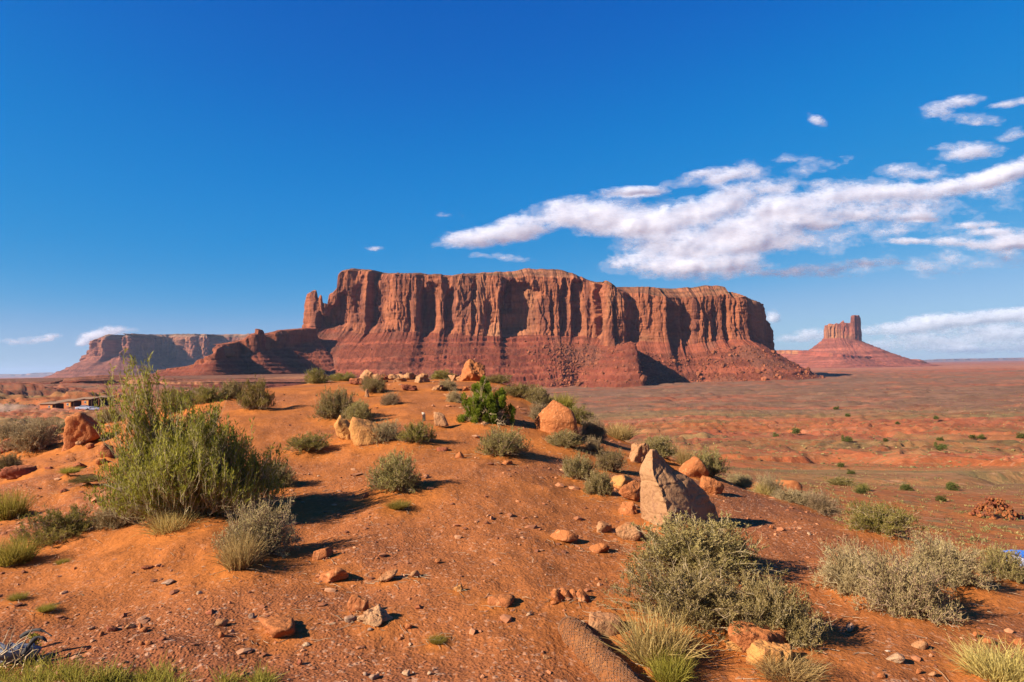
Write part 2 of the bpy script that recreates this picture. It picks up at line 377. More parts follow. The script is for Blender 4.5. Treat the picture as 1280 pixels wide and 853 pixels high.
def build_ground():
    rr = [0.35]
    while rr[-1] < 36000:
        r = rr[-1]; rr.append(r * (1.0135 if 2.6 < r < 45 else (1.05 if r < 2.6 else 1.0165)))
    rr = np.array(rr)
    az = np.concatenate([np.radians(np.arange(-180, -46, 4.0)), np.radians(np.linspace(-43, 43, 620)), np.radians(np.arange(47, 180, 4.0))])
    A, R = np.meshgrid(az, rr)
    X, Y = (R * np.sin(A)).ravel(), (R * np.cos(A)).ravel()
    Z = H_full(X, Y)
    nu = len(az)
    V = np.stack([X, Y, Z], 1)
    F = grid_faces(nu, len(rr), True)[:, ::-1]
    c = np.arange(nu); V = np.vstack([V, [0, 0, -1.7]])
    T = np.stack([c, (c + 1) % nu, np.full(nu, len(V) - 1)], 1)
    R = R.ravel()
    X, Y, Z = V[:, 0], V[:, 1], V[:, 2]; R = np.append(R, 0)
    azd = np.degrees(np.arctan2(X, Y))
    # natural soil colours: loose orange sand, trodden brown-red gravel, siltstone, sagebrush cover
    sand = np.array([.36, .112, .023]); grav = np.array([.220, .073, .029]); red = np.array([.27, .072, .032])
    cov = np.array([.17, .108, .042]); pink = np.array([.32, .13, .075]); grey = np.array([.155, .080, .048])
    n = fbm(X / 1.9, Y / 1.9, 0, 4, 81); n_b = fbm(X / 6, Y / 6, 0, 3, 82)
    md = np.zeros(len(X))
    near = R < 60
    xn, yn = X[near], Y[near]; mn = np.zeros(len(xn))
    for (mx, my, mr, mh) in MOUNDS:
        mn = np.maximum(mn, np.exp(-.55 * ((xn - mx) ** 2 + (yn - my) ** 2) / (mr * mr)))
    md[near] = mn
    s = np.clip(.18 + .55 * n + .4 * n_b + .85 * md + sstep(8, 20, R) * .25, 0, 1)
    col = grav[None] * (1 - s[:, None]) + sand[None] * s[:, None]
    far = sstep(35, 90, R)
    nf = fbm(X / 50, Y / 22, 0, 7, 83, .62); nf2 = fbm(X / 300, Y / 90, 0, 5, 84); nf3 = fbm(X / 9, Y / 6, 0, 4, 85)
    band = np.interp(R, [0, 60, 110, 150, 210, 250, 300, 430, 520, 900, 2200, 2700, 3200, 4200, 5200, 7000, 40000],
                        [.15, .2, .1, .2, .46, .42, .10, .10, .55, .62, .60, .38, .5, .15, .06, .25, .45])
    cvr = np.clip(sstep(.0, .62, band + .55 * nf + .45 * nf2 - .12) * .95 + .25 * nf3 * (R < 700), 0, 1)
    cc = red[None] * (1 - .4 * sstep(-.2, .5, nf2)[:, None]) + .4 * sstep(-.2, .5, nf2)[:, None] * sand[None]
    pk = sstep(.15, .5, fbm(X / 160, Y / 30, 0, 4, 86)) * .6 + sstep(3600, 4600, R) * (1 - sstep(6500, 9000, R)) * .5
    cc = cc * (1 - pk[:, None]) + pink[None] * pk[:, None]
    cvc = cov[None] * (1 - sstep(450, 700, R)[:, None]) + grey[None] * sstep(450, 700, R)[:, None]
    cc = cc * (1 - cvr[:, None]) + cvc * cvr[:, None]
    col = col * (1 - far[:, None]) + cc * far[:, None]
    # ledge faces turn darker red: bare siltstone, with the ledges' shade painted in
    Zg = Z[:-1].reshape(len(rr), nu); Rg = rr[:, None]
    sl = np.abs(np.gradient(Zg, axis=0) / np.gradient(Rg, axis=0)); st = np.append(sstep(.18, .5, sl).ravel(), 0) * sstep(45, 90, R) * (1 - sstep(2500, 4000, R))
    col = col * (1 - st[:, None] * .85) + np.array([.20, .045, .022])[None] * st[:, None] * .85
    # pale gravel road and yard among the cabins on the left
    road = np.exp(-((Y - (300 + (X + 262) * .10)) / 16) ** 2) * sstep(-205, -232, X) * (Y > 100)
    road = np.clip(road * 1.5, 0, 1)
    col = col * (1 - road[:, None]) + np.array([.25, .155, .11])[None] * road[:, None]
    g = (1 - s) * (1 - far) * sstep(-.6, .3, n_b)
    o = mesh('ground', V, [F, T], mat_ground(), cols={'alb': col}, attrs={'gravel': g, 'far': far * (1 - .6 * sstep(2500, 5000, R)), 'scrub': sstep(22, 40, R) * (1 - .8 * sstep(400, 1200, R)) * .8})
    tag(o, 'red-orange desert sand and gravel falling away to a wide sagebrush valley floor', 'ground', kind='structure')

# ------------------------------------------------------------------ mesas and buttes
def _ico1():
    import bmesh
    b = bmesh.new(); bmesh.ops.create_icosphere(b, subdivisions=1, radius=1)
    V = np.array([v.co[:] for v in b.verts]); F = np.array([[v.index for v in f.verts] for f in b.faces]); b.free(); return V, F
_ICO1 = _ico1()
def tab(t, x):
    t = sorted(t); return np.interp(x, [a[0] for a in t], [a[1] for a in t])

def alcoves(px, zf, L):
    D = np.zeros(np.broadcast(px, zf).shape)
    for (a, b, A, top, bot) in L:
        t = (px - a) / (b - a)
        m = (t > -.05) & (t < 1)
        tc = np.clip(t, 0, 1)
        prof = sstep(-.04, .05, t) * (1 - tc ** 1.7)
        tp = top if top >= .99 else top * (1 - .22 * (2 * tc - 1) ** 2)
        v = 1.0 if top >= .99 else 1 - sstep(tp - .05, tp + .03, zf)
        v = v * (sstep(bot - .02, bot + .03, zf) if bot > 0 else 1)
        D += np.where(m, A * prof * v, 0)
    return D

def pillars(u, w, seed):
    q = u / w + .45 * noise2(u / w * .8, 3.3, seed)
    f = q - np.floor(q); a = .5 + .5 * noise2(np.floor(q) * 1.7 + .5, 8.2, seed + 5)
    return np.sqrt(np.clip(1 - (2 * f - 1) ** 2, 0, 1)) * (.45 + .55 * a)

def build_mesa(name, plan, px0, px1, ytop, ycb, wtal, zfoot, alc=(), ncol=900, nback=50, rows=(80, 90, 16, 6), cap=.88, capset=35,
               flute=1.0, spine=25, cols=None, ledge=1.0, gully=1.0, seed=1, mat=None, smoothn=10, batter=.05, label=None, cat='mesa', tabw=None, gold=0.0, step=15., rubble=None, capw=None, spurs=(), boulders=0, drop=0.0):
    """closed rock mass: talus apron, fluted cliff, bedded caprock, flat top. plan = [(px, depth)] round the whole foot of the cliff, front left to right first"""
    # densify plan
    front = [(p, d) for (p, d, s) in plan if s == 'f']; back = [(p, d) for (p, d, s) in plan if s == 'b']
    pxf = np.linspace(px0, px1, ncol); df = np.interp(pxf, [a for a, _ in front], [b for _, b in front])
    df = gsm(df, smoothn)
    dr = ray(pxf, np.full(ncol, 440.0)); xf, yf = dr[:, 0] * df, df
    bx = [((p - CX) / FPX * d, d) for p, d in back]
    bx = [(xf[-1], yf[-1])] + bx + [(xf[0], yf[0])]
    bl = np.array(bx); seg = np.hypot(*np.diff(bl, axis=0).T); cs = np.concatenate([[0], np.cumsum(seg)])
    tq = np.linspace(0, cs[-1], nback + 2)[1:-1]
    xb, yb = np.interp(tq, cs, bl[:, 0]), np.interp(tq, cs, bl[:, 1])
    X, Y = np.concatenate([xf, xb]), np.concatenate([yf, yb])
    N = len(X); pxs = np.concatenate([pxf, np.interp(xb, [xf[0], xf[-1]], [px0, px1])])
    isf = np.arange(N) < ncol
    dx, dy = (np.roll(X, -1) - np.roll(X, 1)), (np.roll(Y, -1) - np.roll(Y, 1))
    nx, ny = dy, -dx
    def wrap_s(a, n):
        k = np.exp(-0.5 * (np.arange(-3 * n, 3 * n + 1) / n) ** 2); k /= k.sum()
        return np.convolve(np.concatenate([a[-3 * n:], a, a[:3 * n]]), k, 'valid')
    l = np.hypot(nx, ny) + 1e-9; nx, ny = nx / l, ny / l
    n2 = max(4, ncol // 22)
    nxs, nys = wrap_s(nx, 6), wrap_s(ny, 6); l = np.hypot(nxs, nys); nxs, nys = nxs / l, nys / l
    nxb, nyb = wrap_s(nx, n2), wrap_s(ny, n2); l = np.hypot(nxb, nyb); nxb, nyb = nxb / l, nyb / l
    u = np.concatenate([[0], np.cumsum(np.hypot(np.diff(X), np.diff(Y)))])
    dep = Y
    def zof(pyv): return ray(pxs, pyv)[:, 2] * dep
    zt, zc = zof(tab(ytop, pxs)), zof(tab(ycb, pxs))
    ztb, zcb_ = np.median(zt[:ncol]), np.median(zc[:ncol])
    fade = np.clip((np.arange(N) - ncol) / 6, 0, 1) * (~isf) * np.clip((N - np.arange(N)) / 6, 0, 1)
    ptr = CX + FPX * X / Y                              # the far side never rises above the near rim
    zb_ = np.interp(ptr, pxf, gsm(zt[:ncol], max(2, ncol // 60))) - 12; zb_ = np.minimum(zb_, np.interp(ptr, pxf, zt[:ncol])) - .26 * (ztb - zcb_)
    zt = np.where(isf, zt, np.maximum(zb_, zcb_ * .3)); zc = np.where(isf, zc, np.minimum(np.interp(ptr, pxf, zc[:ncol]), zt - 8))
    zt = zt + 2.5 * flute * fbm(u / 22, 0, 0, 3, seed + 90) * (1 if step > 10 else .4)
    w = tab(wtal, pxs); zf = tab(zfoot, pxs); cp = tab(cap, pxs) if hasattr(cap, '__len__') else np.full(N, cap)
    zr = zc + (zt - zc) * cp
    k1, k2, k3, k4 = rows
    PX, U = pxs[None, :], u[None, :]
    out, al = [], []
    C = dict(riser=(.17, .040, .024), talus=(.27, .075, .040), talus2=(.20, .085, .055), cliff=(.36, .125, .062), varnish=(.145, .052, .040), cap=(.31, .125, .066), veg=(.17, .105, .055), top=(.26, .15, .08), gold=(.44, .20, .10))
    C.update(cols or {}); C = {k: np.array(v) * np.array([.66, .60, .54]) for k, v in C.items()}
    # cliff first (its foot feeds the talus)
    t = np.linspace(0, 1, k2)[:, None]
    z = zc + (zr - zc) * t
    D = -(.45 + .55 * sstep(.0, .16, t)) * alcoves(PX + 3.2 * fbm(z / 60 + U / 300, U / 90, 0, 5, seed + 41), t + .16 * fbm(U / 30, z / 40, 0, 4, seed + 42), alc) * (.9 + .25 * fbm(U / 40, z / 40, 0, 3, seed + 43))
    wv = 6 * noise3(U / 90, z / 70, 0, seed + 1)
    mod = .75 + .5 * noise3(U / 70, z / 45, 0, seed + 2)
    wz = 5 * noise3(U / 35, z / 25, 0, seed + 51)
    D = D + flute * (20 * terr(fbm((U + wz) / 75, z / 420, 0, 3, seed + 52), .22, .06) + 9 * terr(fbm((U - wz) / 24, z / 130, 0, 3, seed + 53), .24, .08)
                     - 7 * sstep(.07, 0, np.abs(noise3((U + wz) / 33, z / 300, 0, seed + 54))) * (.5 + .5 * noise3(U / 60, z / 60, 0, seed + 55)))
    D = D + flute * mod * (2.0 * (pillars(U + wv, 58, seed) - .6) + 1.8 * (pillars(U + wv, 17, seed + 3) - .6) + 1.0 * (pillars(U - wv, 7, seed + 4) - .6)
                     + 9 * fbm(U / 50, z / 80, 0, 4, seed + 6) + 1.5 * ridged(U / 30 + z / 160, z / 60, 3, seed + 44) + 2.4 * fbm(U / 9, z / 14, 0, 4, seed + 7)) * np.where(isf, 1, .7)
    # bedded, broken band at the top and bottom of the cliff
    D = D + flute * (sstep(.16, 0, t) * (5 + 2.0 * noise3(U / 14, z / 5, 0, seed + 8)) - sstep(.86, 1, t) * 4) + flute * 1.2 * noise3(U / 40, z / 3.2, 0, seed + 9)
    D = D - batter * (z - zc)
    CXp = X + nxs * D; CYp = Y + nys * D
    vr = sstep(.0, .38, fbm(U / 16, z / 260, 0, 4, seed + 12) + .5 * noise3(U / 110, z / 90, 0, seed + 13))
    gl = sstep(-.1, .5, fbm(U / 160, z / 200, 0, 3, seed + 15) + gold)
    bed = sstep(-.2, .6, noise3(U / 300, z / 6, 0, seed + 14))
    ccol = C['cliff'] * (1 - gl[..., None]) + C['gold'] * gl[..., None]
    ccol = ccol * (1 - .62 * vr[..., None]) + C['varnish'] * (.62 * vr[..., None])
    ccol = ccol * (1 - .18 * bed[..., None])
    cliff = (CXp, CYp, z + 0 * D, ccol)
    # talus
    t = np.linspace(0, 1, k1, endpoint=False)[:, None]
    n3 = max(3, ncol // 40); FXp = wrap_s(X, n3) + nxb * w; FYp = wrap_s(Y, n3) + nyb * w
    bx_, by_ = wrap_s(CXp[0], max(3, ncol // 110)), wrap_s(CYp[0], max(3, ncol // 110))
    e = t; ej = t ** 7                                  # the scree buries the foot of the flutes
    TX = FXp * (1 - e) + bx_ * e + (CXp[0] - bx_) * ej; TY = FYp * (1 - e) + by_ * e + (CYp[0] - by_) * ej
    zz = zf + (zc - zf) * (.35 * t + .65 * t ** 1.5)
    lam = sstep(-.25, .35, fbm(U / 260, t * 1.2, 0, 3, seed + 20) + tab(ledge, pxs) - .5) if hasattr(ledge, '__len__') else np.clip(np.full_like(TX, ledge) + .5 * fbm(U / 260, t * 1.2, 0, 3, seed + 20), 0, 1)
    gm = tab(gully, pxs) if hasattr(gully, '__len__') else gully
    for (c_, wl_, wr_, h_) in spurs:
        q_ = np.where(PX < c_, np.exp(-((PX - c_) / wl_) ** 2), np.exp(-((PX - c_) / wr_) ** 2)) * isf
        zz = zz + h_ * q_ * np.clip(t / .35, 0, 1) ** .8 * (1 - t ** 3)
    jit = (5 * fbm(U / 50, t * 3, 0, 3, seed + 21) + 3.6 * ridged((U + 9 * noise3(U / 40, t * 5, 0, seed + 56)) / 27, t * 1.5, 3, seed + 57)) * (step / 15) + 1.6 * fbm(U / 9, t * 9, 0, 2, seed + 22)
    tz = terr(zz + jit, step * .55, .10) * .6 + terr(zz + jit, step * 1.3, .06) * .4 - jit * .6
    zz2 = zz * (1 - lam) + tz * lam
    env = np.sin(pi * np.clip(t, 0, 1)) ** .6
    g = ridged(U / 85 + .55 * t + .3 * fbm(U / 60, t * 3, 0, 2, seed + 23), t * .7, 3, seed + 24)
    zz2 = zz2 + gm * env * step * .5 * g
    rb = tab(rubble, pxs) if rubble else .5
    bo = fbm(TX / (step * 1.6), TY / (step * 1.6), 0, 5, seed + 25, .6); zz2 = zz2 + env * step * .26 * bo + env * rb * step * .24 * sstep(.3, .6, fbm(TX / (step * .5), TY / (step * .5), 0, 2, seed + 26))
    cl = sstep(-.35, .5, noise3(U / 500, (zz2 + jit) / 7, 0, seed + 27))
    vg = np.clip(sstep(-.1, .5, fbm(TX / 60, TY / 60, 0, 4, seed + 28)) * (1 - .75 * lam) + .2 * rb, 0, 1)
    tcol = C['talus'] * (.75 + .5 * cl[..., None]); tcol = tcol * (1 - .75 * vg[..., None]) + C['talus2'] * .75 * vg[..., None]
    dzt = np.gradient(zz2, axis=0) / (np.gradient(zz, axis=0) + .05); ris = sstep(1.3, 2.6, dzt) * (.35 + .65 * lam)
    tcol = tcol * (1 - ris[..., None] * .8) + C['riser'] * ris[..., None] * .8  # steep risers: dark red mudstone, darkened in colour to imitate ledge shadow
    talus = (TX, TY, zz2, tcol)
    # caprock
    t = np.linspace(0, 1, k3 + 1)[1:, None]
    zz = zr + (zt - zr) * t
    zq = terr(zz + 2 * fbm(U / 30, t, 0, 2, seed + 30), max((ztb - zcb_) * .022, 2), .14)
    zz = zz * .3 + zq * .7
    zz = np.where(t >= .999, zt, np.minimum(zz, zt))
    setb = capset * t + 4 * flute * fbm(U / 18, t * 3, 0, 3, seed + 31)
    setb = setb * np.where(isf, tab(capw, pxs) if capw else 1, 1)
    KX = CXp[-1] - nxs * setb; KY = CYp[-1] - nys * setb
    vg = sstep(-.1, .45, fbm(U / 30, t * 4, 0, 4, seed + 32) + .1)
    kcol = C['cap'] * (1 - .55 * vg[..., None]) + C['veg'] * .55 * vg[..., None]; kcol = kcol * (.8 + .5 * sstep(-.3, .4, noise3(U / 200, t * 7, 0, seed + 33)))[..., None]
    capr = (KX, KY, zz + 0 * KX, kcol)
    # top, closing on a spine
    t = (np.linspace(0, 1, k4 + 1)[1:, None]) ** 1.5
    xm0, xm1 = np.min(X), np.max(X); q = min(spine, (xm1 - xm0) * .3)
    sx = np.clip(X, xm0 + q, xm1 - q)
    o_ = np.argsort(xf); sy = np.interp(sx, xf[o_], yf[o_]) * .5 + .5 * np.interp(sx, np.sort(xb), yb[np.argsort(xb)])
    sz = np.minimum(gsm(zt, max(2, ncol // 30)), zt) * .6 + ztb * .4 - 3
    sz = np.minimum(np.minimum(sz, zt - 2), np.interp(CX + FPX * sx / sy, pxf, zt[:ncol]) - .05 * (ztb - zcb_))
    GX = KX[-1] * (1 - t) + sx * t; GY = KY[-1] * (1 - t) + sy * t
    GZ = zt * (1 - t) + sz * t - (tab(drop, pxs) if hasattr(drop, '__len__') else drop) * np.minimum(t * 8, 1)      # thin fins fall away behind
    top = (GX, GY, GZ + 0 * GX, np.broadcast_to(C['top'], GX.shape + (3,)))
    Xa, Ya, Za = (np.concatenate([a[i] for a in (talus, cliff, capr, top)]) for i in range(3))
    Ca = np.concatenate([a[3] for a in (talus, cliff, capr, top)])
    nr = Xa.shape[0]
    F = grid_faces(N, nr, True)
    if boulders:
        r = np.random.default_rng(seed + 60); V0, F0 = _ICO1; LV, LF = [], []
        rbw = (tab(rubble, pxs) if rubble else np.full(N, .3)) * isf; ci = r.choice(N, boulders, p=rbw / rbw.sum()); ri = (r.uniform(.03, .9, boulders) * (k1 - 1)).astype(int)
        s_ = 1.3 * np.exp(np.abs(r.normal(size=boulders)) * .62).clip(1, 6.5)
        P_ = np.stack([TX[ri, ci], TY[ri, ci], zz2[ri, ci] + s_ * .2], 1) + r.normal(size=(boulders, 3)) * [1.5, 1.0, 0]
        V_ = V0[None] * (1 + .25 * r.normal(size=(boulders, len(V0), 1)).clip(-1.5, 1.5)) * s_[:, None, None] * r.uniform(.7, 1.3, (boulders, 1, 3)) + P_[:, None]
        cc_ = np.repeat((C['cliff'] * .95)[None] * r.uniform(.6, 1.15, (boulders, 1)), len(V0), 0)
        tag(mesh('talus_boulders', V_.reshape(-1, 3), (F0[None] + (np.arange(boulders) * len(V0))[:, None, None]).reshape(-1, 3), mat, cols={'alb': cc_}, smooth=False), 'countless fallen boulders strewn over the slopes below the mesa cliff', 'boulders', kind='stuff')
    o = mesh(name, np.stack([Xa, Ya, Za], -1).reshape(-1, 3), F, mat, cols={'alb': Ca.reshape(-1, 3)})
    tag(o, label, cat, kind='structure')
    return o

M_MESA = mat_cliff('red_sandstone_cliff', 1.0, 1.0)
M_FAR = mat_cliff('far_sandstone_cliff', 0.8, .45)

def build_mesas():
    top = [(375,409),(379,407),(380,385),(382,366),(389,362.6),(393,362.8),(395,366),(396.5,373),(398,371),(399.6,367.6),(402,369),(403,378),(409,379.5),(410.5,368),(412,366),(417,364.6),(420,361),(421.5,357),(422.5,347),(424,341),(428,337),(436,333.8),(452,334.6),(480.6,337.6),(500,338.4),(537,339.6),(565,341.2),(593,337),(625,336),(649,334.4),(655,333.4),(663,331.2),(672,332.6),(700,333),(705,335),(718,338.5),(730.6,343.5),(740.5,351.5),(747,352),(750,350.5),(758,350.5),(764,353.4),(790,355.2),(820.6,356.6),(850,357.5),(877,356.2),(891,353),(905,353.8),(916,354.8),(918,359),(920,362),(939,363.4),(945,367),(950,370.5),(958.4,378),(961,386),(963,400),(966,408)]
    cb = [(375,410),(382,408.5),(420,412),(452,417),(492,414),(537,416),(630,421),(663,418),(700,420),(731,419.5),(745,423),(752,431),(787,436),(800,426),(840,428),(860,431),(905,424),(944,425),(956,430),(966,442)]
    plan = [(375,2330,'f'),(379,2210,'f'),(392,2180,'f'),(425,2180,'f'),(458,2140,'f'),(495,2110,'f'),(560,2120,'f'),(625,2110,'f'),(680,2130,'f'),(740,2130,'f'),(752,2090,'f'),(765,2062,'f'),(784,2068,'f'),(789,2096,'f'),(800,2092,'f'),(834,2072,'f'),(850,2105,'f'),(880,2110,'f'),(925,2105,'f'),(938,2110,'f'),(952,2190,'f'),(960,2360,'f'),(966,2560,'f'),
            (945,2950,'b'),(860,3050,'b'),(700,2950,'b'),(520,2900,'b'),(420,2800,'b'),(385,2600,'b')]
    alc = [(397,446,46,.6,0),(440,457,16,.95,.3),(457,492,58,1,0),(510,518,16,.86,0),(527,556,44,.86,0),(557,573,34,.82,0),(590,598,18,.9,0),(606,612,8,.6,0),(627,680,74,.93,0),(689,695,16,.72,0),(701,714.5,34,.93,0),(716,734,40,.95,0),(743,753,40,1,0),(767,773,25,.8,0),(836,850,30,.9,0),(851,866,26,.82,0),(880,886,10,.9,0),(893,899,14,.95,0),(906,915,30,.95,0),(921,926,10,.9,0)]
    build_mesa('mesa', plan, 375, 966, top, cb, [(375,330),(430,300),(640,310),(700,330),(740,320),(765,410),(787,410),(800,320),(840,290),(880,290),(966,300)],
               [(375,-52),(640,-60),(700,-64),(780,-60),(860,-58),(966,-52)], alc, 960, 40, (112, 76, 10, 4),
               cap=[(375,.97),(430,.96),(500,.95),(600,.93),(650,.86),(700,.84),(740,.97),(770,.94),(790,.86),(830,.80),(900,.78),(940,.88),(966,.95)],
               capset=60, capw=[(375,.1),(420,.1),(450,.5),(650,1),(740,.6),(752,.1),(766,.1),(785,1),(930,1),(966,.3)], ledge=[(375,.7),(440,.6),(520,.95),(600,1.1),(660,1.0),(690,.45),(740,.4),(770,1.0),(790,.9),(830,.5),(966,.4)],
               gully=[(375,1.3),(480,1.2),(520,.6),(690,.7),(800,.5),(966,.7)], rubble=[(375,.04),(650,.08),(690,.9),(760,.8),(966,.8)], seed=3, mat=M_MESA, smoothn=3, boulders=2600, drop=[(375,95),(418,95),(430,0),(966,0)], spurs=[(785,20,3.0,96),(832,34,60,-60),(690,40,30,14)],
               label='long flat-topped red sandstone mesa with fluted sheer cliffs in the middle of the view', gold=0.0)
    # lower spur running from the mesa towards the left
    top = [(196,463),(205,461.5),(222,459.5),(239,455.5),(247,450),(254.5,447.5),(262,444),(270,439),(274,434),(278,432),(290,429),(304,424),(308,420),(312,418),(320,417),(324,416.6),(325,411.2),(331,411),(332.5,416),(335,418),(340,417.6),(345,414.5),(352,412.4),(368,411),(385,409.6),(400,410)]
    cb = [(196,466),(239,461),(262,453),(290,449),(330,440),(370,432),(400,426)]
    build_mesa('spur_ridge', [(196,1900,'f'),(215,1790,'f'),(240,1730,'f'),(262,1690,'f'),(270,1690,'f'),(284,1790,'f'),(300,1850,'f'),(322,1860,'f'),(333,1900,'f'),(340,1980,'f'),(370,2040,'f'),(400,2100,'f'),(390,2350,'b'),(300,2400,'b'),(215,2200,'b')],
               196, 400, top, cb, [(196,200),(240,130),(270,110),(300,150),(400,260)], [(196,-42),(270,-46),(400,-52)],
               [(284,296,30,1,0),(300,306,14,1,0),(333,345,30,1,0),(252,258,10,1,0)], 360, 24, (84, 40, 8, 3), cap=.93, capset=14, flute=.6, spine=25,
               ledge=1.0, gully=.5, seed=23, mat=M_MESA, smoothn=3, step=9., batter=.06, drop=[(196,0),(318,0),(323,60),(333,60),(338,0),(400,0)], cols=dict(cliff=(.30,.085,.045), gold=(.32,.10,.05), cap=(.33,.105,.055), veg=(.27,.10,.055)),
               label='stepped dark red ridge with a small knob running left from the mesa foot', cat='ridge')
    # far mesa at the left
    top = [(98,458),(101,452),(103,446),(105.5,440),(109,431),(112.5,424),(119.5,418.2),(150,417.2),(200,417.8),(240,417.0),(270,417.6),(309,416.8),(330,420),(420,424),(450,426)]
    cb = [(98,462),(102,455),(107,449),(130,448),(157,447.5),(240,449),(300,450),(450,450)]
    build_mesa('far_mesa', [(98,5900,'f'),(104,5600,'f'),(118,5480,'f'),(160,5420,'f'),(168,5500,'f'),(180,5900,'f'),(215,6100,'f'),(235,5950,'f'),(262,5950,'f'),(285,6300,'f'),(310,6200,'f'),(450,6600,'f'),(420,7600,'b'),(250,7400,'b'),(120,7000,'b')],
               98, 450, top, cb, [(98,420),(180,450),(450,400)], [(98,-45),(450,-60)],
               [(132,152,190,1,0),(225,232,40,.9,0),(243,250,60,1,0),(265,285,200,1,0)], 360, 24, (34, 42, 8, 3), cap=.86, capset=60, flute=2.6, spine=200,
               ledge=.7, gully=.8, seed=43, mat=M_FAR, smoothn=3, step=26., cols=dict(cliff=(.33,.13,.085), talus=(.27,.10,.065), cap=(.30,.17,.11)),
               label='hazy purple-red flat-topped mesa far away behind the left ridge')
    # far butte at the right
    top = [(1028,412),(1031,410),(1032.3,407),(1036,406),(1038,404.5),(1044,405.5),(1046.5,404),(1050,405),(1053,402.5),(1055.5,400.5),(1057,403.5),(1062,404),(1064.3,403.6),(1065,396),(1066.5,394.3),(1072,393.8),(1075.5,394.2),(1076.5,394.6),(1077.5,397),(1079,398)]
    build_mesa('far_butte', [(1030.5,6180,'f'),(1031.5,6090,'f'),(1034,6040,'f'),(1050,6010,'f'),(1064,5990,'f'),(1070,5970,'f'),(1075,5990,'f'),(1076.5,6060,'f'),(1077.5,6170,'f'),(1076,6200,'b'),(1050,6230,'b'),(1033,6200,'b')],
               1030.5, 1077.5, top, [(1028,424),(1050,422),(1079,427)], [(1028,420),(1050,600),(1079,640)], [(1028,-60),(1079,-60)],
               [(1039,1042,12,.9,0),(1044,1048,16,.9,0),(1056,1059,12,.8,0)], 260, 30, (44, 44, 5, 3), cap=.97, capset=4, flute=.55, spine=20, batter=.0, drop=110,
               ledge=.8, gully=.35, seed=53, mat=M_FAR, smoothn=2, step=24., cols=dict(cliff=(.36,.12,.075), talus=(.34,.105,.068), talus2=(.30,.105,.07), cap=(.36,.13,.08), veg=(.33,.12,.08)),
               label='lone red butte with a square chimney tower standing on the right horizon', cat='butte')
    build_mesa('butte_shelf', [(900,6900,'f'),(985,6300,'f'),(1050,5500,'f'),(1110,5700,'f'),(1150,6100,'f'),(1156,6400,'f'),(1120,7000,'b'),(1000,7200,'b')],
               900, 1156, [(900,439),(985,437.8),(1010,438.5),(1060,443),(1117,447.5),(1140,450),(1156,452.6)], [(900,443),(985,442),(1060,447.5),(1117,451),(1156,454)],
               [(900,300),(1156,260)], [(900,-60),(1156,-60)], [], 300, 30, (30, 14, 4, 3), cap=.9, capset=30, flute=1.2, spine=500,
               ledge=.9, gully=.4, seed=63, mat=M_FAR, smoothn=6, step=16., cols=dict(cliff=(.35,.10,.065), talus=(.33,.10,.065), cap=(.36,.12,.08), veg=(.33,.12,.08), top=(.34,.11,.07)),
               label='low stepped red rock shelf round the foot of the right butte', cat='rock shelf')
    # low bench beyond the cabins
    build_mesa('low_bench', [(-120,1250,'f'),(0,1230,'f'),(60,1150,'f'),(100,1180,'f'),(160,1230,'f'),(200,1150,'f'),(300,1180,'f'),(430,1300,'f'),(420,1600,'b'),(150,1650,'b'),(-100,1600,'b')],
               -120, 430, [(-120,478),(0,477.5),(40,477.8),(56,477),(80,474),(100,471.5),(120,470.2),(135,468.8),(150,469.6),(165,470),(185,472.5),(205,475),(230,475),(260,474),(300,474),(430,474)],
               [(-120,482),(0,481),(100,480),(200,480),(430,480)], [(-120,300),(60,330),(200,260),(430,260)], [(-120,-20),(60,-20),(200,-32),(430,-50)],
               [(30,44,14,1,0),(66,90,20,1,0)], 340, 20, (50, 12, 10, 3), cap=.45, capset=40, flute=.35, spine=200,
               ledge=1.0, gully=.8, seed=73, mat=M_MESA, smoothn=6, step=5.5, cols=dict(cliff=(.30,.085,.045), cap=(.27,.10,.055), veg=(.22,.10,.055), top=(.25,.115,.065)),
               label='low brown bench with stepped red sides beyond the cabins', cat='ridge')
    # blue hills and a plateau on the skyline
    for nm, pl, a, b, tp, lab in (
        ('distant_hills', [(-200,27000,'f'),(140,26500,'f'),(140,29000,'b'),(-200,29000,'b')], -200, 140, [(-200,469),(-60,470.3),(0,467.8),(20,468.6),(40,466.4),(62,465.6),(80,468.5),(110,468.5),(140,469.5)], 'line of pale blue hills on the far left skyline'),
        ('distant_plateau', [(1090,27000,'f'),(1420,26500,'f'),(1420,29500,'b'),(1090,29500,'b')], 1090, 1420, [(1090,451.4),(1160,450.4),(1175,449.0),(1290,447.2),(1420,444)], 'thin dark blue plateau on the far right skyline')):
        build_mesa(nm, pl, a, b, tp, [(p, q + 2) for p, q in tp], [(-200,600),(1420,600)], [(-200,-60),(1420,-60)], [], 160, 12, (8, 8, 3, 3), cap=.9, capset=80, flute=4, spine=2000,
                   ledge=.2, gully=.5, seed=83, mat=M_FAR, smoothn=2, step=20., cols=dict(cliff=(.22,.13,.10), talus=(.22,.13,.10), cap=(.2,.13,.1)), label=lab, cat='hills')
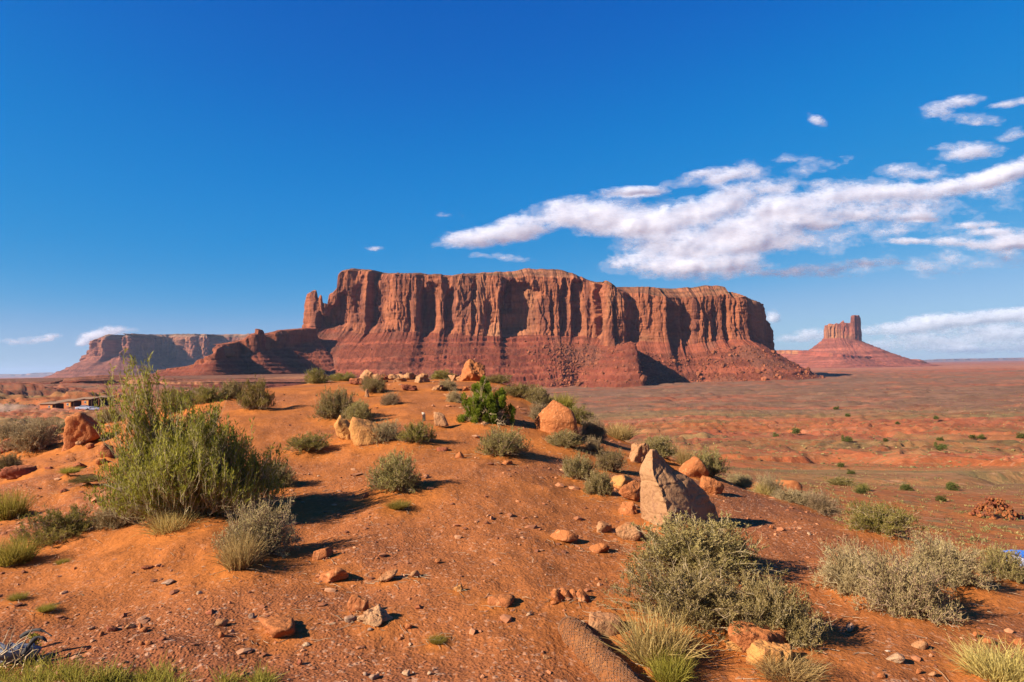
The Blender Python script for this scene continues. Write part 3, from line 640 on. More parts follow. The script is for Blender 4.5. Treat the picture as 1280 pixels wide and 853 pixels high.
# ------------------------------------------------------------------ clouds: lens-thick bodies of cloud, kilometres away
def mat_cloud():
    t = NT('cloud', 1.0, 0.0)
    d = t.attr('vapour', 'Fac'); P = t.coord((1, 1, 2.2))
    n = t.noise(P, 0.0028, 7, 0.6); n2 = t.noise(P, 0.011, 6, 0.65)
    e = t.math('ADD', d, t.math('MULTIPLY', t.math('SUBTRACT', n, 0.5), 1.25))
    e = t.math('ADD', e, t.math('MULTIPLY', t.math('SUBTRACT', n2, 0.5), .8))
    a = t.ramp(t.math('MULTIPLY', e, 0.6), [(0.0, 0.0), (0.22, 0.16), (0.5, 0.58), (0.95, 0.95)])
    df = t.n.new('ShaderNodeBsdfDiffuse'); df.inputs['Color'].default_value = (.77, .80, .88, 1)
    tl = t.n.new('ShaderNodeBsdfTranslucent'); tl.inputs['Color'].default_value = (.77, .80, .88, 1)
    nb = t.bump(n, 40.0, 0.10); t.l.new(nb, df.inputs['Normal'])
    mx = t.n.new('ShaderNodeMixShader'); mx.inputs[0].default_value = .40
    t.l.new(df.outputs[0], mx.inputs[1]); t.l.new(tl.outputs[0], mx.inputs[2])
    tp = t.n.new('ShaderNodeBsdfTransparent'); m2 = t.n.new('ShaderNodeMixShader')
    t.l.new(a, m2.inputs[0]); t.l.new(tp.outputs[0], m2.inputs[1]); t.l.new(mx.outputs[0], m2.inputs[2])
    t.l.new(m2.outputs[0], t.out.inputs['Surface'])
    return t.m
M_CLOUD = mat_cloud()

def cloud(label, dist, blobs, seed=0, step=2.0, amp=.85, thick=.17, stretch=3.0, group=None, dens=1.0, bias=.22):
    """blobs: (bearing px, height px, half width, half height, tilt deg, weight) round which the vapour gathers"""
    b = np.array(blobs, float)
    x0, x1 = (b[:, 0] - b[:, 2] * 1.5).min() - 6, (b[:, 0] + b[:, 2] * 1.5).max() + 6
    y0, y1 = (b[:, 1] - b[:, 3] * 1.6).min() - 6, (b[:, 1] + b[:, 3] * 1.6).max() + 6
    gx, gy = np.arange(x0, x1, step), np.arange(y0, y1, step)
    GX, GY = np.meshgrid(gx, gy)
    f = np.full(GX.shape, -1.0)
    for (cx, cy_, rx, ry, tl, wgt) in blobs:
        a = radians(tl); dx, dy = GX - cx, GY - cy_
        p = (dx * cos(a) - dy * sin(a)) / rx; q = (dx * sin(a) + dy * cos(a)) / ry
        q = np.where(q > 0, q * 1.25, q)                  # flatter bases
        v = wgt * (1 - (p * p + q * q) * .85)
        f = np.logaddexp(f * 5, v * 5) / 5
    f0 = f + bias; f = f0
    n = fbm(GX / (24 * stretch / 2), GY / 15, 0, 5, seed + 3) * amp + .35 * fbm(GX / 9, GY / 6, 0, 3, seed + 9)
    f = np.clip(f + n * .75, -1, 1.6) * dens
    # fade at the border of the grid
    bd = np.minimum.reduce([GX - x0, x1 - GX, GY - y0, y1 - GY]) / 10
    f = np.minimum(f, bd * 1.2 - .6)
    pxm = dist / FPX
    fs = np.clip(f0 + .55 * fbm(GX / (30 * stretch / 2), GY / 20, 0, 2, seed + 3) * amp, -1, 1.3)
    th = np.log1p(np.exp(4 * (fs + .1))) / 4 * thick * np.minimum(b[:, 3].mean() * 2.2, 60) * pxm
    th = th * (1 + .16 * fbm(GX / 22, GY / 16, 0, 3, seed + 15))
    D = ray(GX.ravel(), GY.ravel()).reshape(GX.shape + (3,))
    zref = ray(x0, y1)[2]
    keep = f > -.6
    kc = keep[:-1, :-1] | keep[1:, :-1] | keep[:-1, 1:] | keep[1:, 1:]
    nv, nu = GX.shape
    idx = np.arange(nv * nu).reshape(nv, nu)
    q = np.stack([idx[:-1, :-1], idx[1:, :-1], idx[1:, 1:], idx[:-1, 1:]], -1)[kc]
    Pf = D * dist; back = Pf + np.array([0, 1., 0]) * (th * .8 + 8)[..., None]
    Pf = Pf - np.array([0, 1., 0]) * (th)[..., None]
    V = np.concatenate([Pf.reshape(-1, 3), back.reshape(-1, 3)])
    Fq = np.concatenate([q, q[:, ::-1] + nv * nu])
    den = np.concatenate([f.ravel(), f.ravel()])
    used = np.unique(Fq); remap = np.zeros(len(V), int); remap[used] = np.arange(len(used))
    o = mesh('cloud', V[used], remap[Fq], M_CLOUD, attrs={'vapour': den[used]})
    tag(o, label, 'cloud', group)
    return o

def build_clouds():
    cloud('long heaped white cloud bank over the right half of the mesa', 14000, [
        (595,298,48,13,6,.9),(650,288,55,17,8,1.0),(705,272,30,20,0,1.0),(745,276,50,22,0,1.1),(800,282,60,20,0,1.1),(860,272,60,24,10,1.1),(905,255,45,20,18,1.0),
        (930,285,70,22,10,1.1),(880,312,70,18,4,1.0),(840,335,60,14,0,.9),(800,328,40,12,10,.6),(905,330,60,14,0,.9),(970,262,50,16,10,1.0),
        (1040,248,60,14,4,.95),(1110,242,60,13,4,.95),(1180,236,60,13,10,.95),(1245,222,50,14,16,1.0),(1290,208,40,14,18,.9),(1070,268,60,13,0,.9),(1130,272,45,9,0,.7),
        (1010,276,50,14,0,.8),(900,300,90,34,6,.8),(830,300,60,20,0,.6),(960,300,50,18,0,.7),(860,336,70,18,0,.8),(1000,262,70,16,4,.7),(1080,262,80,16,4,.6),(760,262,60,14,0,.5),(940,240,50,14,8,.6),(1060,234,60,10,2,.5),(790,241,42,7,2,.75),(870,222,35,7,15,.45),(905,222,40,8,10,.5)], 7, 2.5)
    cloud('thin torn veil of cloud right of and above the main cloud bank', 15500, [(1120,272,90,20,6,.3),(1230,250,70,16,12,.3),(1050,300,80,14,4,.25),(1180,330,90,12,4,.22),(960,215,60,12,8,.28)], 71, 3.0, dens=.6, bias=.05, amp=1.4)
    cloud('flat streaky cloud low over the mesa top, right of the cloud bank', 15000, [(1020,338,55,7,6,.5),(1060,332,50,6,4,.42),(985,342,40,6,0,.35),(1110,328,25,4,0,.4)], 17, 2.0, dens=.8)
    cloud('ragged cloud streak at the right edge below the cloud bank', 15000, [(1260,305,45,13,0,.85),(1200,303,50,6,0,.55),(1150,302,35,4,0,.45),(1235,292,40,5,5,.5),(1215,282,30,4,4,.45)], 27, 2.0)
    cloud('small feathery cloud high at the upper right', 16000, [(1195,130,34,8,10,.7),(1172,142,22,5,10,.5),(1215,150,30,6,-5,.3)], 37, 1.5, dens=.85)
    cloud('thin cloud wisp at the upper right edge', 16000, [(1265,129,28,5,10,.55)], 38, 1.5, dens=.8)
    cloud('smallest puffy cloud of the pair touching the right edge', 16000, [(1268,168,20,8,12,.7)], 39, 1.5, dens=.85)
    cloud('feathery oval cloud just above the right end of the cloud bank', 16000, [(1212,192,36,11,5,.75),(1190,183,20,6,5,.45)], 40, 1.5, dens=.9)
    cloud('tiny isolated cloud puff alone in the blue, right of centre', 16000, [(1019,151,12,6,-25,.6)], 41, 1.2, dens=.8)
    cloud('faint torn cloud wisp below the tiny isolated puff', 16000, [(990,198,17,5,8,.4),(978,200,8,3,0,.3)], 42, 1.2, dens=.75)
    cloud('thin cloud wisp just left of the cloud bank tip', 16000, [(562,269,15,3,0,.38)], 43, 1.2, dens=.75)
    cloud('tiny cloud dash above the left end of the mesa', 16000, [(468,311,11,3,0,.45)], 44, 1.2, dens=.8)
    cloud('thin flat wisp under the left end of the cloud bank', 14500, [(625,322,30,4,-4,.35)], 45, 1.5, dens=.75)
    cloud('scattered torn cloud shreds above the middle of the cloud bank', 14500, [(1130,212,35,6,4,.35),(1150,218,35,6,0,.5)], 46, 1.5, dens=.8)
    cloud('wide layered cloud bank low behind the right butte', 38000, [(1130,412,60,9,5,.8),(1200,400,70,10,4,.95),(1270,394,60,10,4,.95),(1320,400,60,16,0,.9),(1180,425,80,9,0,.65),(1250,418,80,12,0,.75),(1120,432,50,7,0,.5),(1220,436,90,6,0,.45),(1300,430,60,9,0,.5)], 57, 2.6, stretch=4, dens=.95, bias=.35)
    cloud('heaped cloud between the mesa and the right butte', 38000, [(1010,420,26,9,6,.85),(1030,425,22,8,0,.6),(984,424,14,5,0,.5)], 58, 1.5, dens=.85)
    cloud('small round cloud puff touching the right end of the mesa', 38000, [(967,397,9,9,0,.8)], 59, 1.2, dens=.85)
    cloud('small white cloud over the left corner of the far mesa', 16000, [(125,419,22,8,8,.9),(140,413,18,6,0,.8),(108,427,12,5,20,.5),(170,413,9,4,0,.5)], 60, 1.2, dens=.8, bias=.1, amp=1.1)
    cloud('small white cloud floating near the left edge of the sky', 16000, [(40,426,26,6,3,.85),(60,423,16,5,8,.8),(15,429,16,4,0,.4)], 61, 1.2, dens=.8, bias=.1, amp=1.1)

def build_haze(density=1.8e-5):
    z0, z1, L = -75.0, 420.0, 37000.0
    V = [(-L, -L, z0), (L, -L, z0), (L, L, z0), (-L, L, z0), (-L, -L, z1), (L, -L, z1), (L, L, z1), (-L, L, z1)]
    F = [(0, 3, 2, 1), (4, 5, 6, 7), (0, 1, 5, 4), (1, 2, 6, 5), (2, 3, 7, 6), (3, 0, 4, 7)]
    m = bpy.data.materials.new('haze'); m.use_nodes = True; n = m.node_tree.nodes
    n.remove(n['Principled BSDF']); v = n.new('ShaderNodeVolumePrincipled')
    v.inputs['Color'].default_value = (.55, .70, 1.0, 1); v.inputs['Density'].default_value = density; v.inputs['Anisotropy'].default_value = 0.15
    m.node_tree.links.new(v.outputs[0], n['Material Output'].inputs['Volume'])
    tag(mesh('haze', np.array(V, float), np.array(F), m, smooth=False), 'thin blue desert air haze over the valley', 'haze', kind='stuff')
# ------------------------------------------------------------------ plants
RNG = np.random.default_rng(5)
def unit(v): return v / (np.linalg.norm(v, axis=-1, keepdims=True) + 1e-9)

def ribbons(P, w, sides=1):
    """P (n,k,3) polylines -> flat or triangular tapering strips, w (n,k) half widths"""
    n, k, _ = P.shape
    T = unit(np.gradient(P, axis=1)); ref = unit(RNG.normal(size=(n, 1, 3)) + 0 * P)
    A = unit(np.cross(T, ref)); B = np.cross(T, A)
    if sides == 1:
        V = np.stack([P - A * w[..., None], P + A * w[..., None]], 2)          # n,k,2,3
        b = (np.arange(n) * k * 2)[:, None] + np.arange(k - 1)[None] * 2
        F = np.stack([b, b + 1, b + 3, b + 2], -1).reshape(-1, 4)
        return V.reshape(-1, 3), F
    R = [P + (A * cos(a) + B * sin(a)) * w[..., None] for a in (0, 2 * pi / 3, 4 * pi / 3)]
    V = np.stack(R, 2); b = (np.arange(n) * k * 3)[:, None] + np.arange(k - 1)[None] * 3
    F = np.concatenate([np.stack([b + i, b + (i + 1) % 3, b + 3 + (i + 1) % 3, b + 3 + i], -1).reshape(-1, 4) for i in range(3)])
    return V.reshape(-1, 3), F

def grow(P0, D, L, k, wob=.25, up=0.0):
    n = len(P0); pts = [P0]; d = unit(D)
    for i in range(k):
        d = unit(d + RNG.normal(size=(n, 3)) * wob / math.sqrt(k) + np.array([0, 0, up]) / k)
        pts.append(pts[-1] + d * (L / k)[:, None])
    return np.stack(pts, 1), d

def leaves(P, D, L, w, droop=0.0):
    """flat pointed leaves as quads: P base points, D directions"""
    n = len(P); D = unit(D); s = unit(np.cross(D, RNG.normal(size=(n, 3))))
    m = P + D * (L * .5)[:, None]; e = P + D * L[:, None] + np.array([0, 0, -1]) * (L * droop)[:, None]
    V = np.stack([P, m + s * w[:, None], e, m - s * w[:, None]], 1).reshape(-1, 3)
    F = np.arange(n * 4).reshape(-1, 4)
    return V, F

def take(P, per, lo=.3, hi=1.0):
    """random points along polylines P (n,k,3), per of them each -> points, local directions"""
    n, k, _ = P.shape; t = RNG.uniform(lo, hi, (n, per)) * (k - 1)
    i = np.minimum(t.astype(int), k - 2); f = t - i; r = np.arange(n)[:, None]
    p = P[r, i] * (1 - f)[..., None] + P[r, i + 1] * f[..., None]
    d = unit(P[r, i + 1] - P[r, i])
    return p.reshape(-1, 3), d.reshape(-1, 3)

def shrub_parts(seed, tips, twig_len=.22, n2=7, n3=5, nl=9, ll=.055, lw=.011, upright=.2, wood=.012, root=.12, sag=.25, lean=.5, spread=.9, wob=.35, bare=50):
    """woody parts and leaves for a shrub of unit radius; tips (n,3) = where main limbs end"""
    global RNG
    RNG = np.random.default_rng(seed)
    n = len(tips); base = np.stack([tips[:, 0] * root, tips[:, 1] * root, np.full(n, -.05)], 1) + RNG.normal(size=(n, 3)) * [.04, .04, 0]
    k = 7; t = np.linspace(0, 1, k)[None, :, None]
    mid = base * .5 + tips * .5 + np.stack([tips[:, 0] * -sag * .3, tips[:, 1] * -sag * .3, np.abs(tips[:, 2]) * sag * .5], 1)
    P = base[:, None] * (1 - t) ** 2 + mid[:, None] * 2 * t * (1 - t) + tips[:, None] * t ** 2
    P[:, 1:-1] += RNG.normal(size=(n, k - 2, 3)) * .03
    w = (wood * (1 - .72 * np.linspace(0, 1, k)))[None] * RNG.uniform(.6, 1.3, (n, 1))
    WV, WF = [], []; LV, LF, LT = [], [], []
    def addw(v, f):
        WF.append(f + sum(len(a) for a in WV)); WV.append(v)
    addw(*ribbons(P, w, 3))
    p2, d2 = take(P, n2, .25, 1.0)
    out = unit(p2 + np.array([0, 0, .1])) * lean
    P2, e2 = grow(p2, d2 * .8 + out + RNG.normal(size=p2.shape) * spread * .6 + [0, 0, upright], twig_len * RNG.uniform(.6, 1.35, len(p2)), 3, wob, upright)
    addw(*ribbons(P2, np.tile([wood * .35, wood * .3, wood * .22, wood * .12], (len(P2), 1)), 3))
    p3, d3 = take(P2, n3, .2, 1.0)
    P3, e3 = grow(p3, d3 + RNG.normal(size=p3.shape) * spread * .7 + [0, 0, upright], twig_len * .55 * RNG.uniform(.5, 1.4, len(p3)), 2, wob, upright)
    addw(*ribbons(P3, np.tile([wood * .2, wood * .16, wood * .08], (len(P3), 1)), 1))
    if bare:
        q0, dq = take(P, max(1, bare // 30), .5, 1.0); q0, dq = q0[::max(1, len(q0) // bare)], dq[::max(1, len(dq) // bare)]
        Pb, eb = grow(q0, dq + unit(q0) * .5 + RNG.normal(size=q0.shape) * .3, .38 * RNG.uniform(.5, 1.3, len(q0)), 5, .5, .1)
        addw(*ribbons(Pb, np.tile(np.linspace(.55, .15, 6) * wood, (len(Pb), 1)), 3))
        q1, d1 = take(Pb, 4, .3, 1.0); Pc, _ = grow(q1, d1 + RNG.normal(size=q1.shape) * .6, .14 * RNG.uniform(.5, 1.5, len(q1)), 3, .4, .1)
        addw(*ribbons(Pc, np.tile([wood * .25, wood * .2, wood * .12, wood * .08], (len(Pc), 1)), 1))
    if nl:
        p4, d4 = take(P3, nl, .1, 1.0)
        L = ll * RNG.uniform(.5, 1.5, len(p4))
        v, f = leaves(p4, d4 + RNG.normal(size=p4.shape) * .6 + [0, 0, upright * .6], L, lw * RNG.uniform(.7, 1.3, len(p4)))
        LF.append(f); LV.append(v)
        clump = .5 + .38 * noise3(p4[:, 0] * 3, p4[:, 1] * 3, p4[:, 2] * 3, seed)
        LT.append(np.repeat(np.clip(clump + RNG.normal(size=len(p4)) * .16, 0, 1), 4))
    WV_, WF_ = np.concatenate(WV), np.concatenate(WF)
    tone = np.clip(.5 + .3 * noise3(WV_[:, 0] * 5, WV_[:, 1] * 5, WV_[:, 2] * 5, seed + 1), 0, 1)
    return (WV_, WF_, tone), ((np.concatenate(LV), np.concatenate(LF), np.concatenate(LT)) if nl else None)

def dome(seed, n, h=.8, flat=.38, irr=.22, lumps=3.0):
    n = int(n * 2.1)
    r = np.random.default_rng(seed); v = r.normal(size=(n, 3)); v[:, 2] = np.abs(v[:, 2]) * .9 + .02; v = unit(v)
    rad = r.uniform(.55, 1, n) ** flat * (1 + irr * noise3(v[:, 0] * lumps, v[:, 1] * lumps, v[:, 2] * lumps, seed) * 1.6)
    v = v * rad[:, None]; v[:, 2] *= h; v[:, 2] = np.maximum(v[:, 2], .03)
    return v * .86

def make_shrub(name, seed, tips, mw, ml, part='foliage', **kw):
    w, l = shrub_parts(seed, tips, **kw)
    e = empty(name)
    mesh('branches', w[0], w[1], mw, e, attrs={'tone': w[2]})
    if l: mesh(part, l[0], l[1], ml, e, attrs={'tone': l[2]}, smooth=False)
    return e

def grass_mesh(seed, n, R=.35, L=1.0, w=.010, lean=.5, k=5):
    global RNG
    RNG = np.random.default_rng(seed)
    a = RNG.uniform(0, 2 * pi, n); r = np.sqrt(RNG.uniform(0, 1, n)) * R
    P0 = np.stack([r * np.cos(a), r * np.sin(a), np.full(n, -.03)], 1)
    D = np.stack([np.cos(a), np.sin(a), 0 * a], 1) * (lean * (r / R) * RNG.uniform(.3, 1.6, n))[:, None] + RNG.normal(size=(n, 3)) * .18 + [0, 0, 1]
    ln = L * RNG.uniform(.35, 1.0, n)
    P, _ = grow(P0, D, ln, k, .3, -.55)
    ww = np.tile(np.linspace(1, .15, k + 1) * w, (n, 1)) * RNG.uniform(.6, 1.3, (n, 1))
    V, F = ribbons(P, ww, 1)
    return V, F, np.repeat(np.clip(.5 + .25 * RNG.normal(size=n), 0, 1), (k + 1) * 2)

M_TWIG = mat_leaf('dry_twig', [(0, (.17, .105, .058)), (.5, (.35, .24, .135)), (1, (.54, .40, .24))], .1)
M_WOODG = mat_leaf('grey_stem', [(0, (.16, .11, .06)), (.5, (.31, .225, .125)), (1, (.52, .40, .24))], .1)
M_SAGE = mat_leaf('sagebrush_leaf', [(0, (.120, .090, .026)), (.5, (.240, .180, .054)), (1, (.39, .285, .105))], .3)
M_OLIVE = mat_leaf('olive_leaf', [(0, (.110, .090, .014)), (.5, (.215, .175, .030)), (1, (.35, .27, .065))], .35)
M_GREEN = mat_leaf('fresh_green_needles', [(0, (.105, .098, .010)), (.5, (.215, .190, .020)), (1, (.36, .30, .050))], .42)
M_JUNI = mat_leaf('juniper_scale_leaf', [(0, (.060, .085, .006)), (.5, (.145, .175, .012)), (1, (.26, .27, .03))], .5)
M_STRAW = mat_leaf('straw_grass', [(0, (.22, .15, .04)), (.5, (.42, .29, .09)), (1, (.60, .44, .17))], .4)
M_GGRASS = mat_leaf('green_grass', [(0, (.12, .10, .012)), (.5, (.28, .22, .03)), (1, (.44, .33, .08))], .45)
M_SPRIG = mat_leaf('sprig_leaf', [(0, (.16, .15, .016)), (.5, (.34, .31, .04)), (1, (.50, .42, .09))], .5)
M_GREY = mat_leaf('grey_brush_leaf', [(0, (.16, .115, .045)), (.5, (.30, .215, .090)), (1, (.45, .33, .155))], .25)

PROTO = {}
def protos():
    hide = []
    def P(k, e): PROTO[k] = e
    P('sage0', make_shrub('sagebrush', 101, dome(1, 80, .78), M_TWIG, M_SAGE, n2=6, n3=5, nl=8, upright=.25, ll=.036, lw=.0062, twig_len=.17, wood=.010))
    P('sage1', make_shrub('sagebrush', 102, dome(2, 76, .9, irr=.3), M_TWIG, M_SAGE, n2=6, n3=5, nl=8, upright=.45, ll=.038, lw=.0060, twig_len=.19, wood=.010))
    P('grey0', make_shrub('grey_brush', 103, dome(3, 80, .72, irr=.26), M_TWIG, M_GREY, n2=6, n3=6, nl=6, upright=.1, ll=.028, lw=.0058, wood=.012, twig_len=.18))
    P('olive0', make_shrub('olive_bush', 104, dome(4, 80, .95, irr=.22), M_TWIG, M_OLIVE, n2=6, n3=5, nl=7, upright=.6, ll=.045, lw=.0058, twig_len=.18, wood=.010))
    P('olive1', make_shrub('olive_bush', 105, dome(5, 76, .75, irr=.28), M_TWIG, M_OLIVE, n2=6, n3=5, nl=7, upright=.35, ll=.038, lw=.0062, twig_len=.18, wood=.010))
    for k, m, n, sd, ln in (('straw', M_STRAW, 900, 201, .55), ('ggrass', M_GGRASS, 900, 202, .4)):
        V, F, T = grass_mesh(sd, n, .45, 1.0, .011, ln); e = empty('grass_tuft'); mesh('blades', V, F, m, e, attrs={'tone': T}, smooth=False); P(k, e)
    # very small far bushes
    P('dot', None)

USED = {}
def plant(kind, px, py, w, h, label, cat='shrub', name=None, group=None, rmax=45, rz=None, hum=.12, depth=None):
    """stand a plant at the surveyed spot, w and h as seen (photo px)"""
    if depth: 
        d = ray(px, py) * depth; p = np.array([d[0], d[1], float(H(d[0], d[1]))]); t = depth
    else: p, t = hit(px, py, rmax)
    rr = math.hypot(p[0], p[1]); m = rr / FPX * math.cos(math.atan((px - CX) / FPX))
    R = w * m / 2 / .98 * (1 if kind in ('straw', 'ggrass') else 1.12)
    hh = h * m
    # stand it half its depth behind the seen front edge of its foot
    q = np.array([p[0], p[1]]) * (1 + R * .55 / rr)
    z = float(H(q[0], q[1]))
    if rr < 40 and hum: mound((q[0], q[1]), R * 1.15, hum * R)
    z += hum * R * .8 if rr < 40 else 0
    z = max(z, min(p[2], z + .3))
    hs = {'sage0': .86, 'sage1': 1.02, 'grey0': .80, 'olive0': 1.12, 'olive1': .86, 'straw': .82, 'ggrass': .85}[kind]
    hh *= 1 if kind in ('straw', 'ggrass') else .93
    src = PROTO[kind]
    o = src if kind not in USED else copy_tree(src)
    USED[kind] = 1
    if name: o.name = name
    grs = kind in ('straw', 'ggrass')
    R2 = R / (.78 if grs else .98)
    o.location = (q[0], q[1], z); o.scale = (R2, R2, max(hh, .04) / hs)
    o.rotation_euler = (0, 0, rz if rz is not None else (px * 1.7 + py * 2.3) % 6.28)
    tag(o, label, cat, group)
    return o

def build_plants():
    protos()
    g = 'sagebrush and brush on the knoll'
    L = [
     # (kind, px, py base, w, h, label)
     ('olive0', 321, 515, 44, 46, 'upright olive bush on the crest right behind the largest green bush'),
     ('olive0', 396, 481, 31, 24, 'small round olive bush on the skyline at the left end of the crest'),
     ('olive1', 428, 474, 34, 14, 'low olive bush on the skyline beside the pale crest rocks'),
     ('sage0', 420, 527, 56, 42, 'grey-green bush behind the two yellow boulders, the wider of two'),
     ('sage0', 449, 531, 38, 28, 'smaller grey-green bush touching the top of the yellow boulders'),
     ('sage1', 468, 494, 34, 25, 'bushy olive shrub just below the tall pale crest rock'),
     ('grey0', 488, 508, 24, 20, 'small pale grey shrub alone on the upper path'),
     ('olive1', 553, 474, 30, 16, 'low olive shrub on the skyline between crest rocks and pointed boulder'),
     ('grey0', 560, 489, 24, 16, 'upper small grey shrub in the pair left of the bright green juniper'),
     ('grey0', 569, 504, 20, 19, 'lower small grey shrub in the pair left of the bright green juniper'),
     ('grey0', 479, 556, 48, 32, 'grey twiggy bush leaning on the front of the yellow slab'),
     ('olive0', 521, 556, 44, 31, 'greener bush beside the grey bush at the yellow slab'),
     ('olive1', 385, 569, 52, 26, 'yellow-green low bush between the largest bush and the yellow boulders'),
     ('sage0', 495, 620, 66, 52, 'round sagebrush standing alone in the middle of the bare ground'),
     ('sage1', 628, 576, 66, 42, 'sagebrush in front of the bright green juniper'),
     ('olive1', 622, 481, 34, 14, 'low olive shrub on the skyline right of the pointed boulder'),
     ('olive1', 648, 500, 42, 22, 'olive shrub on the skyline just right of the juniper top'),
     ('sage0', 672, 508, 38, 26, 'grey-green shrub on the skyline above the round orange boulder'),
     ('grey0', 672, 527, 24, 28, 'tall thin grey shrub between the juniper and round boulder'),
     ('ggrass', 703, 515, 38, 22, 'yellow-green grassy tuft on the skyline above the round boulder'),
     ('olive1', 722, 532, 40, 28, 'olive shrub behind the right side of the round boulder'),
     ('grey0', 742, 551, 34, 34, 'grey shrub on the slope right of the round boulder'),
     ('sage0', 706, 562, 54, 22, 'flat dark shrub under the front of the round orange boulder'),
     ('grey0', 742, 565, 22, 22, 'small twiggy grey shrub right below the round orange boulder'),
     ('sage1', 724, 603, 44, 38, 'left bush of the clump left of the standing rock'),
     ('sage1', 762, 592, 40, 32, 'upper right bush of the clump left of the standing rock'),
     ('sage0', 749, 621, 42, 32, 'lower bush of the clump left of the standing rock'),
     ('straw', 775, 552, 40, 22, 'pale straw grass on the skyline left of the standing rock'),
     ('sage0', 822, 574, 52, 30, 'wide sagebrush on the brow behind the standing rock tip'),
     ('straw', 856, 584, 24, 24, 'thin straw grass on the brow right of the standing rock tip'),
     ('sage1', 886, 598, 44, 40, 'tall sagebrush on the brow beside the orange pyramid mound'),
     ('grey0', 925, 604, 34, 20, 'low grey shrub on the brow between two taller bushes'),
     ('grey0', 962, 612, 34, 34, 'twiggy shrub at the left of the small orange mound on the brow'),
     ('grey0', 990, 600, 52, 22, 'sprawling grey shrub on top of the small orange mound'),
     ('grey0', 1026, 630, 44, 32, 'dry grey shrub leaning down the brow right of the orange mound'),
     ('olive1', 1100, 672, 78, 44, 'rounded olive bush with pale bare stems above the big grey brush'),
     ('sage0', 872, 732, 172, 72, 'big spiky sagebrush directly in front of the standing rock'),
     ('sage1', 866, 798, 172, 78, 'dark sagebrush in the foreground below the spiky sagebrush'),
     ('sage0', 968, 812, 118, 84, 'round dark sagebrush behind the foreground orange ledge'),
     ('grey0', 1072, 752, 88, 74, 'left lobe of the wide grey brush at the lower right'),
     ('grey0', 1132, 776, 108, 96, 'middle and largest lobe of the wide grey brush at the lower right'),
     ('grey0', 1180, 738, 92, 70, 'right lobe of the wide grey brush at the lower right'),
     ('sage0', 1254, 728, 60, 42, 'sage bush at the right edge in front of the blue tarpaulin'),
     ('straw', 1250, 862, 96, 44, 'pale straw grass clump in the bottom right corner'),
     ('straw', 822, 842, 100, 62, 'blond grass clump at the foot of the dark olive bush'),
     ('ggrass', 838, 862, 60, 38, 'greenish grass clump at the bottom edge below the blond grass'),
     ('straw', 985, 860, 90, 24, 'pale grass growing along the lower edge of the orange ledge'),
     ('grey0', 322, 702, 96, 82, 'grey-green bush at the lower right foot of the largest green bush'),
     ('straw', 300, 716, 54, 44, 'straw grass in front of the bush at the largest bush foot'),
     ('olive0', 78, 683, 94, 50, 'wide grassy olive bush at the left of the largest green bush'),
     ('grey0', 150, 668, 60, 50, 'dead grey brush between the grassy olive bush and largest bush'),
     ('straw', 215, 674, 60, 30, 'dry straw tuft under the front of the largest green bush'),
     ('ggrass', 12, 652, 50, 38, 'yellow-green grass hummock at the left edge, the upper one'),
     ('ggrass', 18, 711, 60, 34, 'yellow-green grass hummock at the left edge, the lower one'),
     ('grey0', 42, 568, 60, 44, 'grey bush at the left in front of the small tilted rock'),
     ('grey0', 20, 542, 60, 26, 'grey bush at the left edge below the cabins'),
     ('grey0', 60, 539, 48, 24, 'grey bush right under the first cabin'),
     ('sage0', 92, 530, 40, 13, 'low grey bush under the parked cars'),
     ('sage0', 138, 530, 36, 24, 'grey bush on the brow right of the parked cars'),
     ('sage0', 10, 590, 34, 24, 'small dark bush under the dark red rocks at the left edge'),
     ('olive1', 222, 516, 48, 36, 'green bush on the brow behind the top of the largest bush'),
     ('olive0', 258, 506, 40, 30, 'green bush on the brow, second to the right behind the largest bush'),
     ('sage0', 290, 500, 34, 24, 'small bush on the brow, third to the right behind the largest bush'),
     ('olive1', 110, 612, 40, 10, 'flat creeping green plant on the red crumbly ground at left'),
     ('ggrass', 88, 596, 28, 8, 'small flat green tuft at left below the leaning brown boulder'),
     ('ggrass', 547, 808, 26, 6, 'tiny bright green plant alone on the gravel at the bottom centre'),
     ('ggrass', 498, 640, 34, 10, 'tiny green weeds just below the lone round sagebrush'),
     ('ggrass', 78, 706, 18, 6, 'sparse dry tuft on the gravel, the upper of three at left'),
     ('ggrass', 22, 752, 26, 8, 'sparse dry tuft on the gravel near the left edge, middle of three'),
     ('ggrass', 58, 768, 24, 8, 'sparse green tuft on the gravel, the lowest of three at left'),
     ('straw', 955, 596, 24, 16, 'thin straw tuft on the brow left of the orange mound'),
     ('sage0', 345, 612, 50, 34, 'shaded bush right of the largest green bush'),
     ('olive1', 1050, 607, 34, 11, 'green creeping shrub row below the brow at right, the left one'),
     ('olive1', 1078, 614, 18, 11, 'olive shrub just below the brow at right'),
    ]
    names = {'sage': 'sagebrush', 'grey': 'grey_brush', 'oliv': 'olive_bush', 'stra': 'grass_tuft', 'ggra': 'grass_tuft'}
    for k, px, py, w, h, lab in L:
        o = plant(k, px, py, w, h, lab, 'grass tuft' if k in ('straw', 'ggrass') else 'shrub', names[k[:4]], rmax=30 if py < 700 and px < 1040 else 60)

    # --- the largest bush: broom-like green stems
    def big():
        r = np.random.default_rng(77)
        n = 520
        a = r.uniform(0, 2 * pi, n); rad = np.sqrt(r.uniform(0, 1, n))
        lean = rad * 1.02
        x = np.cos(a) * lean; y = np.sin(a) * lean * .8
        z = .24 + .66 * (1 - rad ** 1.9) + .26 * noise2(x * 2.4, y * 2.4, 9) + r.uniform(-.22, .14, n) + .3 * (r.uniform(size=n) > .93)
        T = np.stack([x, y, np.maximum(z * .94, .12)], 1)
        # tall spray rising at the left
        m = 46
        S_ = np.stack([-.62 + r.normal(size=m) * .13, r.normal(size=m) * .16, r.uniform(.9, 1.62, m)], 1)
